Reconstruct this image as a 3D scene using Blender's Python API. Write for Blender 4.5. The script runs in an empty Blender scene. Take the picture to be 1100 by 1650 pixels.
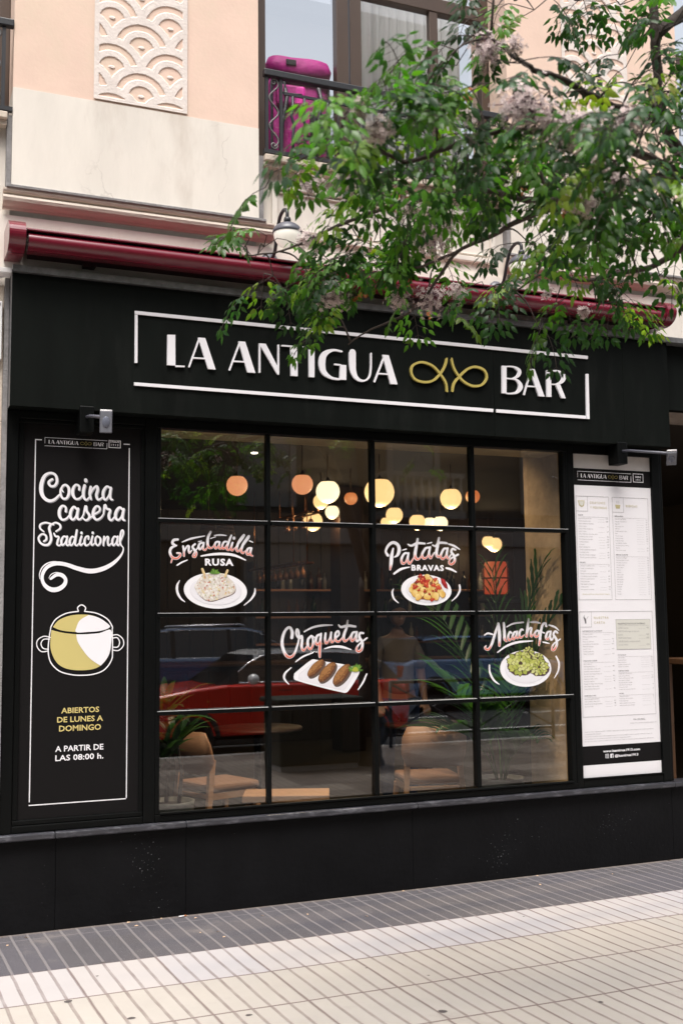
import bpy, math, random
from mathutils import Vector, Matrix
random.seed(7)
SC = bpy.context.scene
COL = SC.collection
# ------------------------------------------------------------------ camera
# world: x along the shop front, y into the building (front plane y = 0), z up, metres
FPX, PITCH, YAW, ROLL = 1768.7, math.radians(5.824), math.radians(22.655), math.radians(-0.636)
DIST, EYE = 6.2233, 1.62
c_f = Vector((math.sin(YAW)*math.cos(PITCH), math.cos(YAW)*math.cos(PITCH), math.sin(PITCH)))
c_r = Vector((math.cos(YAW), -math.sin(YAW), 0.0))
c_u = c_r.cross(c_f)
c_r, c_u = c_r*math.cos(ROLL)+c_u*math.sin(ROLL), -c_r*math.sin(ROLL)+c_u*math.cos(ROLL)
EYEP = Vector((0.0, -DIST, EYE))
cd = bpy.data.cameras.new('camera'); cam = bpy.data.objects.new('camera', cd); COL.objects.link(cam)
cam.matrix_world = Matrix(((c_r.x, c_u.x, -c_f.x, EYEP.x), (c_r.y, c_u.y, -c_f.y, EYEP.y), (c_r.z, c_u.z, -c_f.z, EYEP.z), (0, 0, 0, 1)))
cd.sensor_fit = 'VERTICAL'; cd.sensor_height = 36.0; cd.sensor_width = 24.0
cd.lens = FPX/1650.0*36.0
cd.clip_start = 0.05; cd.clip_end = 500.0
cd.dof.use_dof = True; cd.dof.focus_distance = 6.35; cd.dof.aperture_fstop = 3.2
SC.camera = cam
# ------------------------------------------------------------------ light
SUN_EL, SUN_AZ = math.radians(66), math.radians(205)      # compass-like: 180 = from straight in front of the shop
w = bpy.data.worlds.new('World'); SC.world = w; w.use_nodes = True
nt = w.node_tree
bg = nt.nodes['Background']
sky = nt.nodes.new('ShaderNodeTexSky'); sky.sky_type = 'NISHITA'; sky.sun_disc = False
sky.sun_elevation = SUN_EL; sky.sun_rotation = SUN_AZ
sky.air_density = 1.0; sky.dust_density = 4.0; sky.ozone_density = 0.6
hs = nt.nodes.new('ShaderNodeHueSaturation'); hs.inputs['Saturation'].default_value = 0.3
nt.links.new(sky.outputs[0], hs.inputs['Color']); nt.links.new(hs.outputs[0], bg.inputs['Color'])
bg.inputs['Strength'].default_value = 0.15
sd = bpy.data.lights.new('sun', 'SUN'); sun = bpy.data.objects.new('sun', sd); COL.objects.link(sun)
sd.energy = 2.2; sd.angle = math.radians(32); sd.color = (1.0, 0.955, 0.895)
sdir = Vector((math.sin(SUN_AZ)*math.cos(SUN_EL), math.cos(SUN_AZ)*math.cos(SUN_EL), math.sin(SUN_EL)))
sun.rotation_euler = (-sdir).to_track_quat('-Z', 'Y').to_euler()
SC.view_settings.view_transform = 'Standard'; SC.view_settings.look = 'None'
SC.view_settings.exposure = 1.0; SC.view_settings.gamma = 1.0; SC.view_settings.use_curve_mapping = False
SC.cycles.max_bounces = 8; SC.cycles.transparent_max_bounces = 16; SC.cycles.glossy_bounces = 4
SC.cycles.sample_clamp_indirect = 6.0; SC.cycles.caustics_reflective = False; SC.cycles.caustics_refractive = False
SC.cycles.use_denoising = True
# ------------------------------------------------------------------ helpers
def ray(px, py):
    return c_f + c_r*((px-550.0)/FPX) - c_u*((py-825.0)/FPX)
def P(px, py, Y=0.0):                       # survey point on the upright plane y = Y
    d = ray(px, py); return EYEP + d*((Y+DIST)/d.y)
def PD(px, py, dist):                       # point at a distance along the sight line
    return EYEP + ray(px, py)*dist
def lin(c):
    return tuple((v/12.92 if v <= 0.04045 else ((v+0.055)/1.055)**2.4) for v in c)
def mat(name, col, rough=0.6, metal=0.0, spec=0.5, var=0.0, vscale=6.0, bump=0.0, bscale=60.0, emit=None, estr=0.0, dirt=None, dscale=1.5, damt=0.0, coat=0.0, stretch=None):
    m = bpy.data.materials.new(name); m.use_nodes = True
    n = m.node_tree.nodes; l = m.node_tree.links; b = n['Principled BSDF']
    b.inputs['Base Color'].default_value = (*col, 1); b.inputs['Roughness'].default_value = rough
    b.inputs['Metallic'].default_value = metal; b.inputs['Specular IOR Level'].default_value = spec
    if coat: b.inputs['Coat Weight'].default_value = coat; b.inputs['Coat Roughness'].default_value = 0.05
    if emit: b.inputs['Emission Color'].default_value = (*emit, 1); b.inputs['Emission Strength'].default_value = estr
    if var or bump or damt:
        tc = n.new('ShaderNodeTexCoord'); src = tc.outputs['Object']
        if stretch:
            mp = n.new('ShaderNodeMapping'); mp.inputs['Scale'].default_value = stretch
            l.new(src, mp.inputs['Vector']); src = mp.outputs['Vector']
    cur = None
    if var:
        no = n.new('ShaderNodeTexNoise'); no.inputs['Scale'].default_value = vscale; no.inputs['Detail'].default_value = 6; no.inputs['Roughness'].default_value = 0.65
        l.new(src, no.inputs['Vector'])
        rp = n.new('ShaderNodeValToRGB'); e = rp.color_ramp.elements
        e[0].position = 0.25; e[1].position = 0.75
        e[0].color = (*[max(0, v*(1-var)) for v in col], 1); e[1].color = (*[min(1, v*(1+var)) for v in col], 1)
        l.new(no.outputs['Fac'], rp.inputs['Fac']); cur = rp.outputs['Color']
        l.new(cur, b.inputs['Base Color'])
    if damt:
        n2 = n.new('ShaderNodeTexNoise'); n2.inputs['Scale'].default_value = dscale; n2.inputs['Detail'].default_value = 8; n2.inputs['Roughness'].default_value = 0.7
        l.new(src, n2.inputs['Vector'])
        r2 = n.new('ShaderNodeValToRGB'); r2.color_ramp.elements[0].position = 0.52; r2.color_ramp.elements[1].position = 0.72
        r2.color_ramp.elements[0].color = (0, 0, 0, 1); r2.color_ramp.elements[1].color = (damt, damt, damt, 1)
        l.new(n2.outputs['Fac'], r2.inputs['Fac'])
        mx = n.new('ShaderNodeMix'); mx.data_type = 'RGBA'
        l.new(r2.outputs['Color'], mx.inputs[0])
        if cur: l.new(cur, mx.inputs[6])
        else: mx.inputs[6].default_value = (*col, 1)
        mx.inputs[7].default_value = (*dirt, 1)
        l.new(mx.outputs[2], b.inputs['Base Color'])
    if bump:
        nb = n.new('ShaderNodeTexNoise'); nb.inputs['Scale'].default_value = bscale; nb.inputs['Detail'].default_value = 5
        l.new(src, nb.inputs['Vector'])
        bp = n.new('ShaderNodeBump'); bp.inputs['Strength'].default_value = bump; bp.inputs['Distance'].default_value = 0.01
        l.new(nb.outputs['Fac'], bp.inputs['Height']); l.new(bp.outputs[0], b.inputs['Normal'])
    return m
def vmat(name, rough=0.5):                  # printed vinyl: colour comes from the print itself
    m = bpy.data.materials.new(name); m.use_nodes = True
    n = m.node_tree.nodes; b = n['Principled BSDF']; b.inputs['Roughness'].default_value = rough
    a = n.new('ShaderNodeVertexColor'); a.layer_name = 'Print'
    m.node_tree.links.new(a.outputs['Color'], b.inputs['Base Color'])
    return m
class MB:
    def __init__(s): s.v = []; s.f = []; s.mi = []; s.c = None; s.smooth = []
    def add(s, vs, fs, mi=0, sm=False, cols=None):
        o = len(s.v); s.v.extend([tuple(p) for p in vs])
        for f in fs: s.f.append(tuple(i+o for i in f)); s.mi.append(mi); s.smooth.append(sm)
        if cols is not None:
            if s.c is None: s.c = [(1, 1, 1)]*o
            s.c.extend(cols)
        elif s.c is not None: s.c.extend([(1, 1, 1)]*len(vs))
    def box(s, x0, x1, y0, y1, z0, z1, mi=0):
        v = [(x0,y0,z0),(x1,y0,z0),(x1,y1,z0),(x0,y1,z0),(x0,y0,z1),(x1,y0,z1),(x1,y1,z1),(x0,y1,z1)]
        s.add(v, [(0,3,2,1),(4,5,6,7),(0,1,5,4),(1,2,6,5),(2,3,7,6),(3,0,4,7)], mi); return s
    def bar(s, a, b, wx, wy, up=(0,0,1), mi=0, w2=None):
        a = Vector(a); b = Vector(b); d = (b-a).normalized(); u = Vector(up)
        sx = d.cross(u)
        if sx.length < 1e-4: sx = d.cross(Vector((0,1,0)))
        sx.normalize(); sy = sx.cross(d).normalized(); w2 = w2 or (wx, wy)
        v = []
        for p, ww in ((a, (wx, wy)), (b, w2)):
            for i, j in ((-1,-1),(1,-1),(1,1),(-1,1)): v.append(p+sx*(ww[0]/2*i)+sy*(ww[1]/2*j))
        s.add(v, [(0,1,2,3),(7,6,5,4),(0,4,5,1),(1,5,6,2),(2,6,7,3),(3,7,4,0)], mi); return s
    def tube(s, pts, r, n=8, mi=0, caps=True):
        pts = [Vector(p) for p in pts]; rs = r if isinstance(r, (list, tuple)) else [r]*len(pts)
        prev = None; vs = []; fs = []
        for i, p in enumerate(pts):
            d = (pts[min(i+1, len(pts)-1)]-pts[max(i-1, 0)])
            if d.length < 1e-9: d = Vector((0,0,1))
            d.normalize()
            if prev is None:
                a = d.cross(Vector((0,0,1)))
                if a.length < 0.05: a = d.cross(Vector((1,0,0)))
            else: a = prev - d*prev.dot(d)
            a.normalize(); prev = a; b = d.cross(a)
            for k in range(n):
                t = 2*math.pi*k/n; vs.append(p+(a*math.cos(t)+b*math.sin(t))*rs[i])
        for i in range(len(pts)-1):
            for k in range(n): fs.append((i*n+k, i*n+(k+1)%n, (i+1)*n+(k+1)%n, (i+1)*n+k))
        if caps: fs.append(tuple(range(n-1, -1, -1))); fs.append(tuple((len(pts)-1)*n+k for k in range(n)))
        s.add(vs, fs, mi, True); return s
    def lathe(s, prof, c=(0,0,0), n=24, mi=0, sx=1.0, sy=1.0):      # prof: (radius, z) from bottom to top
        vs = []; fs = []; c = Vector(c)
        for (r, z) in prof:
            for k in range(n):
                t = 2*math.pi*k/n; vs.append(c+Vector((r*sx*math.cos(t), r*sy*math.sin(t), z)))
        for i in range(len(prof)-1):
            for k in range(n): fs.append((i*n+k, i*n+(k+1)%n, (i+1)*n+(k+1)%n, (i+1)*n+k))
        fs.append(tuple(range(n-1,-1,-1))); fs.append(tuple((len(prof)-1)*n+k for k in range(n)))
        s.add(vs, fs, mi, True); return s
    def extrude_x(s, prof, x0, x1, mi=0, sm=False):                  # prof: (y, z) closed outline
        n = len(prof); vs = [(x0, y, z) for y, z in prof]+[(x1, y, z) for y, z in prof]
        fs = [(i, (i+1)%n, n+(i+1)%n, n+i) for i in range(n)]
        s.add(vs, fs, mi, sm); s.add(vs, [tuple(range(n-1,-1,-1)), tuple(range(n, 2*n))], mi); return s
    def poly(s, pts, y0, y1=None, mi=0, cols=None):                  # outline in (x, z); a thin plate between y0 (front) and y1
        n = len(pts); ar = sum(pts[i][0]*pts[(i+1)%n][1]-pts[(i+1)%n][0]*pts[i][1] for i in range(n))
        if ar < 0: pts = pts[::-1]; cols = cols[::-1] if cols else None
        vs = [(x, y0, z) for x, z in pts]
        if y1 is None: s.add(vs, [tuple(range(n))], mi, False, cols); return s
        vs += [(x, y1, z) for x, z in pts]
        s.add(vs, [tuple(range(n)), tuple(range(2*n-1, n-1, -1))]+[(i, n+i, n+(i+1)%n, (i+1)%n) for i in range(n)], mi, False, (cols+cols) if cols else None)
        return s
    def build(s, name, m, parent=None, bevel=0.0, smooth=False, loc=None):
        me = bpy.data.meshes.new(name); me.from_pydata(s.v, [], s.f)
        ms = m if isinstance(m, (list, tuple)) else [m]
        for k in ms: me.materials.append(k)
        me.polygons.foreach_set('material_index', s.mi)
        me.polygons.foreach_set('use_smooth', [bool(smooth or q) for q in s.smooth])
        if s.c is not None:
            ca = me.color_attributes.new('Print', 'FLOAT_COLOR', 'POINT')
            ca.data.foreach_set('color', [x for c in s.c for x in (*c, 1.0)])
        me.update()
        o = bpy.data.objects.new(name, me); COL.objects.link(o)
        if loc is not None:
            me.transform(Matrix.Translation(-Vector(loc))); o.location = loc
        if parent is not None:
            o.parent = parent
            if loc is None and parent.get('_w') is not None:
                pass
        if bevel:
            md = o.modifiers.new('bevel', 'BEVEL'); md.width = bevel; md.segments = 2; md.limit_method = 'ANGLE'; md.angle_limit = math.radians(40)
        return o
def thing(name, label, cat, loc=(0,0,0), rz=0.0, group=None):
    o = bpy.data.objects.new(name, None); COL.objects.link(o); o.empty_display_size = 0.1
    o.location = loc; o.rotation_euler = (0, 0, rz); o['label'] = label; o['category'] = cat
    if group: o['group'] = group
    return o
def tag(o, label, cat, group=None):
    o['label'] = label; o['category'] = cat
    if group: o['group'] = group
    return o
def struct(o, kind='structure', label=None, cat=None):
    o['kind'] = kind
    if label: o['label'] = label
    if cat: o['category'] = cat
    return o
def part(name, mb, m, t, bevel=0.0, smooth=False):       # geometry written in world metres, hung under a thing that may stand elsewhere
    o = mb.build(name, m, None, bevel, smooth)
    root = t
    off = Vector((0,0,0))
    while root is not None:
        off += root.location; root = root.parent
    o.data.transform(Matrix.Translation(-off)); o.parent = t
    return o
def dup(root, loc, rz=None, label=None, group=None):
    def cp(o, par):
        c = o.copy(); COL.objects.link(c); c.parent = par
        for ch in list(o.children): cp(ch, c)
        return c
    r = cp(root, None); r.location = loc
    if rz is not None: r.rotation_euler = (0, 0, rz)
    if label: r['label'] = label
    if group: r['group'] = group
    return r
def catmull(pts, k=6):
    out = []; n = len(pts)
    for i in range(n-1):
        p0 = pts[max(i-1,0)]; p1 = pts[i]; p2 = pts[i+1]; p3 = pts[min(i+2,n-1)]
        for j in range(k):
            t = j/k
            out.append(tuple(0.5*((2*b)+(-a+c)*t+(2*a-5*b+4*c-d)*t*t+(-a+3*b-3*c+d)*t**3) for a, b, c, d in zip(p0, p1, p2, p3)))
    out.append(tuple(pts[-1])); return out
_stk = [0]
def stroke(mb, pts, Y, tr, k=6, depth=None, colf=None, mi=0, lift=0.0, closed=False, jitter=True):
    """brush stroke on the plane y = Y; pts = (u, v, width) in a survey crop, tr = (u0, v0, scale)"""
    u0, v0, sc = tr
    if jitter: _stk[0] = (_stk[0]+1) % 24
    base = Y - lift - _stk[0]*3e-5
    if len(pts) > 2 and k > 1: pts = catmull([tuple(p) for p in pts], k)
    q = []
    for (a, b, wd) in pts:
        p = P(u0+a/sc, v0+b/sc, Y); p2 = P(u0+a/sc+1, v0+b/sc, Y)
        q.append((p.x, p.z, wd/sc*abs(p2.x-p.x)/2, b))
    L = []; R = []; C = []
    n = len(q)
    for i in range(n):
        dx = q[min(i+1,n-1)][0]-q[max(i-1,0)][0]; dz = q[min(i+1,n-1)][1]-q[max(i-1,0)][1]
        m = math.hypot(dx, dz) or 1e-9; nx, nz = -dz/m, dx/m; wd = q[i][2]
        L.append((q[i][0]+nx*wd, q[i][1]+nz*wd)); R.append((q[i][0]-nx*wd, q[i][1]-nz*wd))
    capA = []; capB = []
    for end, lst in ((0, capA), (n-1, capB)):
        j = 1 if end == 0 else n-2
        dx = q[end][0]-q[j][0]; dz = q[end][1]-q[j][1]; m = math.hypot(dx, dz) or 1e-9
        a0 = math.atan2(dz, dx); wd = q[end][2]
        for t in range(0, 7):
            a = a0 + math.pi/2 - math.pi*t/6
            lst.append((q[end][0]+wd*math.cos(a), q[end][1]+wd*math.sin(a)))
    vs = []; fs = []; cols = [] if colf else None
    for i in range(n):
        y = base - i*6e-6
        vs += [(L[i][0], y, L[i][1]), (R[i][0], y, R[i][1])]
        if colf: cols += [colf(q[i][0], q[i][1])]*2
        if i: fs.append((2*i-2, 2*i-1, 2*i+1, 2*i))
    if not closed:
        for end, lst in ((0, capA), (n-1, capB)):
            o = len(vs); vs += [(x, base-(end)*6e-6, z) for x, z in lst]
            if colf: cols += [colf(q[end][0], q[end][1])]*len(lst)
            f = tuple(range(o, o+len(lst))); fs.append(f[::-1])
    # make every face look towards the street
    ff = []
    for f in fs:
        a, b, c = (vs[f[0]], vs[f[1]], vs[f[2]])
        cr = (b[2]-a[2])*(c[0]-a[0])-(b[0]-a[0])*(c[2]-a[2])
        ff.append(f if cr < 0 else f[::-1])
    if depth:                                # raised letters: give the outline sides
        N = len(vs)
        vs2 = [(x, y+depth, z) for x, y, z in vs]
        side = []
        for i in range(1, n): side += [(2*i-2, 2*i, N+2*i, N+2*i-2), (2*i-1, N+2*i-1, N+2*i+1, 2*i+1)]
        side += [(0, N, N+1, 1), (2*n-2, 2*n-1, N+2*n-1, N+2*n-2)]
        mb.add(vs+vs2, ff+side, mi, False, cols*2 if cols else None)
    else: mb.add(vs, ff, mi, False, cols)
_tc = {}
def glyphs(s, bold=0.0, space=1.0):
    key = (s, bold, space)
    if key not in _tc:
        cu = bpy.data.curves.new('t', 'FONT'); cu.body = s; cu.size = 1.0; cu.offset = bold; cu.resolution_u = 2; cu.space_character = space
        o = bpy.data.objects.new('t', cu); COL.objects.link(o)
        dg = bpy.context.evaluated_depsgraph_get(); dg.update()
        me = bpy.data.meshes.new_from_object(o.evaluated_get(dg))
        v = [(p.co.x, p.co.y) for p in me.vertices]; f = [tuple(p.vertices) for p in me.polygons]
        bpy.data.objects.remove(o); bpy.data.curves.remove(cu); bpy.data.meshes.remove(me)
        _tc[key] = (v, f)
    return _tc[key]
def text(mb, s, x, z, size, y, align='l', width=None, bold=0.0, mi=0, shear=0.0, stretch=1.0, space=1.0):
    """letters lying on the plane y; size = cap height in metres"""
    v, f = glyphs(s, bold, space)
    if not v: return
    x0 = min(p[0] for p in v); x1 = max(p[0] for p in v)
    k = size/0.729; kx = k*stretch
    if width: kx = width/(x1-x0)
    ox = {'l': x, 'c': x-(x1-x0)*kx/2, 'r': x-(x1-x0)*kx}[align]
    mb.add([(ox+(p[0]-x0)*kx, y, z+p[1]*k) for p in v], [q for q in f], mi)
# ------------------------------------------------------------------ materials
M = {}
M['black'] = mat('black_paint', (0.006, 0.007, 0.0065), 0.5, var=0.25, vscale=3, bump=0.05, bscale=25)
M['sign_black'] = mat('sign_black_sheet', (0.0040, 0.0052, 0.0044), 0.55, spec=0.08, var=0.35, vscale=2.5, bump=0.02, bscale=3, dirt=(0.011, 0.012, 0.011), dscale=3.0, damt=0.6, stretch=(2.5, 1, 0.5))
M['panel_black'] = mat('panel_black_vinyl', (0.0085, 0.0078, 0.0080), 0.6, spec=0.08)
M['frame_black'] = mat('frame_black_metal', (0.0032, 0.0036, 0.0036), 0.4, spec=0.12, var=0.2, vscale=12)
M['worn_edge'] = mat('worn_metal_edge', (0.20, 0.20, 0.205), 0.4, metal=0.6, var=0.5, vscale=20)
M['bar_highlight'] = mat('bar_highlight_paint', (0.42, 0.42, 0.43), 0.5, var=0.3, vscale=20)  # pale strip paints the sky highlight along the top of each glazing bar
M['white_letter'] = mat('white_letter_plastic', (0.78, 0.76, 0.79), 0.4)
M['white_vinyl'] = mat('white_vinyl', (0.80, 0.78, 0.81), 0.5)
M['grey_vinyl'] = mat('grey_vinyl', (0.30, 0.30, 0.32), 0.5)
M['gold'] = mat('gold_trim', (0.42, 0.34, 0.09), 0.45)
M['khaki_vinyl'] = mat('khaki_vinyl', (0.55, 0.46, 0.17), 0.5)
M['tan_vinyl'] = mat('tan_vinyl', (0.62, 0.50, 0.19), 0.5)
M['cream'] = mat('cream_plaster', (0.72, 0.665, 0.60), 0.85, var=0.10, vscale=2.2, bump=0.12, bscale=45, dirt=(0.36, 0.28, 0.22), dscale=1.5, damt=0.42, stretch=(1.6, 1.6, 0.45))
M['peach'] = mat('peach_plaster', (0.74, 0.545, 0.445), 0.85, var=0.07, vscale=2.5, bump=0.12, bscale=45, dirt=(0.66, 0.56, 0.42), dscale=1.1, damt=0.45)
M['relief_white'] = mat('relief_white_plaster', (0.72, 0.645, 0.60), 0.85, var=0.12, vscale=14, bump=0.3, bscale=60, dirt=(0.36, 0.29, 0.25), dscale=7, damt=0.4)
def cracked(m):                              # hairline cracks in old plaster
    n = m.node_tree.nodes; l = m.node_tree.links; b = n['Principled BSDF']
    tc = n.new('ShaderNodeTexCoord'); no = n.new('ShaderNodeTexNoise'); no.inputs['Scale'].default_value = 5; no.inputs['Detail'].default_value = 4
    l.new(tc.outputs['Object'], no.inputs['Vector'])
    ma = n.new('ShaderNodeVectorMath'); ma.operation = 'MULTIPLY_ADD'; ma.inputs[1].default_value = (.22, .22, .22)
    l.new(no.outputs['Color'], ma.inputs[0]); l.new(tc.outputs['Object'], ma.inputs[2])
    vo = n.new('ShaderNodeTexVoronoi'); vo.feature = 'DISTANCE_TO_EDGE'; vo.inputs['Scale'].default_value = 1.5; l.new(ma.outputs[0], vo.inputs['Vector'])
    r = n.new('ShaderNodeMapRange'); r.inputs[1].default_value = 0.006; r.inputs[2].default_value = 0.001; l.new(vo.outputs['Distance'], r.inputs[0])
    n2 = n.new('ShaderNodeTexNoise'); n2.inputs['Scale'].default_value = 1.6; l.new(tc.outputs['Object'], n2.inputs['Vector'])
    r2 = n.new('ShaderNodeMapRange'); r2.inputs[1].default_value = 0.54; r2.inputs[2].default_value = 0.62; r2.inputs[4].default_value = 0.22; l.new(n2.outputs['Fac'], r2.inputs[0])
    mu = n.new('ShaderNodeMath'); mu.operation = 'MULTIPLY'; l.new(r.outputs[0], mu.inputs[0]); l.new(r2.outputs[0], mu.inputs[1])
    mx = n.new('ShaderNodeMix'); mx.data_type = 'RGBA'; l.new(mu.outputs[0], mx.inputs[0])
    l.new(b.inputs['Base Color'].links[0].from_socket, mx.inputs[6]); mx.inputs[7].default_value = (.16, .12, .10, 1); l.new(mx.outputs[2], b.inputs['Base Color'])
for k_ in ('cream', 'peach'): cracked(M[k_])
M['stone'] = mat('cream_stone', (0.56, 0.48, 0.40), 0.85, var=0.15, vscale=5, bump=0.4, bscale=30, dirt=(0.25, 0.19, 0.15), dscale=3, damt=0.4)
M['moulding'] = mat('moulding_stone', (0.60, 0.52, 0.45), 0.85, var=0.18, vscale=4, bump=0.35, bscale=40, dirt=(0.22, 0.18, 0.15), dscale=4, damt=0.3, stretch=(0.4, 1, 2))
M['cement'] = mat('grey_cement', (0.22, 0.21, 0.21), 0.9, var=0.3, vscale=14, bump=0.4, bscale=60)
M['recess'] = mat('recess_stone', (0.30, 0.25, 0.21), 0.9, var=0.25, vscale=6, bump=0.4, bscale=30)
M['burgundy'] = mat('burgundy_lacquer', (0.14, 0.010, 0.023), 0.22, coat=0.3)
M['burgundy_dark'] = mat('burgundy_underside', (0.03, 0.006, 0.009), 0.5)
M['brown_alu'] = mat('brown_aluminium', (0.085, 0.058, 0.045), 0.38, metal=0.25, var=0.1, vscale=3)
M['iron'] = mat('wrought_iron', (0.016, 0.017, 0.021), 0.45, var=0.3, vscale=20)
M['iron_worn'] = mat('wrought_iron_worn', (0.11, 0.105, 0.105), 0.5, var=0.5, vscale=40)
M['lamp_grey'] = mat('lamp_grey_enamel', (0.085, 0.085, 0.105), 0.4)
M['white_paint'] = mat('white_box_paint', (0.74, 0.72, 0.73), 0.5, var=0.06, vscale=6, dirt=(0.3, 0.25, 0.2), dscale=9, damt=0.3)
M['white_trim'] = mat('white_trim_metal', (0.62, 0.60, 0.60), 0.45)
M['paper'] = mat('menu_paper', (0.76, 0.74, 0.765), 0.35, var=0.015, vscale=2)
M['paper_grey'] = mat('menu_paper_aged', (0.55, 0.52, 0.50), 0.6, var=0.1, vscale=5)
M['ink'] = mat('menu_ink', (0.14, 0.13, 0.14), 0.5)
M['ink_soft'] = mat('menu_ink_soft', (0.36, 0.34, 0.35), 0.5)
M['ink_gold'] = mat('menu_ink_gold', (0.50, 0.44, 0.24), 0.5)
M['menu_tint'] = mat('menu_tint', (0.60, 0.59, 0.54), 0.5)
M['print'] = vmat('printed_vinyl')
M['wood_light'] = mat('light_oak', (0.52, 0.285, 0.15), 0.45, var=0.2, vscale=8, stretch=(1, 1, 6))
M['wood_dark'] = mat('dark_wood', (0.034, 0.016, 0.009), 0.5, var=0.35, vscale=6, stretch=(6, 6, 0.6))
M['wood_mid'] = mat('brown_wood', (0.15, 0.075, 0.04), 0.45, var=0.3, vscale=6, stretch=(6, 6, 0.7))
M['upholstery'] = mat('tan_upholstery', (0.34, 0.19, 0.12), 0.8, var=0.1, vscale=8, bump=0.2, bscale=200)
M['copper'] = mat('copper', (0.72, 0.33, 0.17), 0.28, metal=1.0)
M['brass_cord'] = mat('pendant_cord', (0.10, 0.06, 0.03), 0.5)
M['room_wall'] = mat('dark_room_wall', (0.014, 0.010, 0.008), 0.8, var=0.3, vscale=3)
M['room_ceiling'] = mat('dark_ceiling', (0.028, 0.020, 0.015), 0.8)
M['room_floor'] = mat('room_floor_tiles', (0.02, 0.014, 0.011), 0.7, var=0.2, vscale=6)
M['tan_stone'] = mat('tan_stone_pier', (0.46, 0.31, 0.165), 0.9, var=0.28, vscale=5, bump=0.6, bscale=14, dirt=(0.20, 0.125, 0.06), dscale=2.2, damt=0.5)
M['soffit'] = mat('soffit_plaster', (0.55, 0.41, 0.23), 0.85, var=0.15, vscale=5)
M['leaf_in'] = mat('indoor_leaf', (0.035, 0.085, 0.03), 0.35, var=0.4, vscale=5)
M['pot'] = mat('grey_pot', (0.16, 0.16, 0.14), 0.5)
M['soil'] = mat('potting_soil', (0.03, 0.02, 0.014), 0.95)
M['bark'] = mat('tree_bark', (0.042, 0.029, 0.023), 0.85, var=0.4, vscale=18, bump=0.8, bscale=30)
M['skin'] = mat('skin', (0.30, 0.165, 0.11), 0.5)
M['hair'] = mat('dark_hair', (0.012, 0.009, 0.007), 0.5)
M['tshirt'] = mat('taupe_cotton', (0.20, 0.17, 0.15), 0.9, var=0.08, vscale=20)
M['denim'] = mat('blue_denim', (0.035, 0.06, 0.13), 0.85, var=0.3, vscale=30)
M['shoe'] = mat('dark_shoe', (0.02, 0.02, 0.02), 0.5)
M['tyre'] = mat('tyre_rubber', (0.012, 0.012, 0.012), 0.8)
M['rim'] = mat('alloy_rim', (0.5, 0.5, 0.52), 0.3, metal=0.9)
M['chrome'] = mat('chrome', (0.8, 0.8, 0.82), 0.12, metal=1.0)
M['car_red'] = mat('car_red_paint', (0.66, 0.03, 0.018), 0.2, coat=0.8)
M['car_blue'] = mat('car_blue_paint', (0.075, 0.12, 0.22), 0.2, coat=0.8)
M['car_sky'] = mat('car_light_blue_paint', (0.15, 0.25, 0.44), 0.25, coat=0.8)
M['car_white'] = mat('car_white_paint', (0.8, 0.8, 0.8), 0.25, coat=0.8)
M['car_glass'] = mat('car_window_glass', (0.012, 0.014, 0.016), 0.05, spec=0.8)
M['car_plastic'] = mat('car_black_plastic', (0.02, 0.02, 0.02), 0.6)
M['amber'] = mat('amber_lens', (0.8, 0.25, 0.03), 0.2)
M['headlight'] = mat('headlight_glass', (0.75, 0.78, 0.8), 0.12, metal=0.4)
M['asphalt'] = mat('asphalt', (0.035, 0.035, 0.037), 0.9, var=0.2, vscale=60, bump=0.4, bscale=200)
M['kerb'] = mat('granite_kerb', (0.30, 0.29, 0.28), 0.85, var=0.2, vscale=40)
M['road_paint'] = mat('road_paint', (0.65, 0.65, 0.63), 0.8, var=0.1, vscale=20)
M['pink'] = mat('pink_fabric', (0.50, 0.012, 0.25), 0.6, var=0.35, vscale=9, bump=1.0, bscale=14)
M['black_fabric'] = mat('black_fabric', (0.012, 0.010, 0.013), 0.5, bump=0.5, bscale=30)
M['curtain'] = mat('white_curtain', (0.62, 0.61, 0.60), 0.9)
M['flower'] = mat('pale_lilac_flower', (0.60, 0.49, 0.475), 0.8, var=0.15, vscale=30)
M['dry_leaf'] = mat('orange_dry_leaf', (0.42, 0.14, 0.045), 0.7)
M['litter'] = mat('fallen_petal', (0.55, 0.38, 0.25), 0.8)
M['gum'] = mat('flattened_gum', (0.075, 0.062, 0.06), 0.8)
M['opp_wall'] = mat('opposite_wall', (0.034, 0.028, 0.024), 0.9, var=0.1, vscale=1.5)
M['opp_pale'] = mat('opposite_pale_stone', (0.17, 0.155, 0.145), 0.9, var=0.1, vscale=2)
M['opp_shutter'] = mat('metal_shutter', (0.085, 0.087, 0.09), 0.6, var=0.1, vscale=3)
M['opp_beige'] = mat('opposite_beige_wall', (0.44, 0.36, 0.29), 0.9, var=0.12, vscale=1.5)
M['opp_dark'] = mat('opposite_dark_opening', (0.014, 0.013, 0.013), 0.4)
M['bin_green'] = mat('dark_green_container', (0.012, 0.016, 0.011), 0.5)
def emitter(name, col, strength):
    return mat(name, (0.8, 0.7, 0.55), 0.5, emit=col, estr=strength)
M['globe_white'] = emitter('globe_lit_cream', (1.0, 0.80, 0.46), 1.05)
M['globe_yellow'] = emitter('globe_lit_yellow', (1.0, 0.62, 0.25), 0.80)
M['globe_peach'] = emitter('globe_dim_peach', (0.80, 0.30, 0.13), 0.62)
M['orange_reflection'] = emitter('globe_reflection_orange', (0.70, 0.17, 0.04), 0.5)  # glowing globes built in place of reflections of the other lamps
M['lantern'] = emitter('lantern_glow', (1.0, 0.085, 0.01), 0.22)
M['bulb_glass'] = mat('milk_glass', (0.86, 0.83, 0.76), 0.25, emit=(1.0, 0.93, 0.8), estr=0.18)
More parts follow.
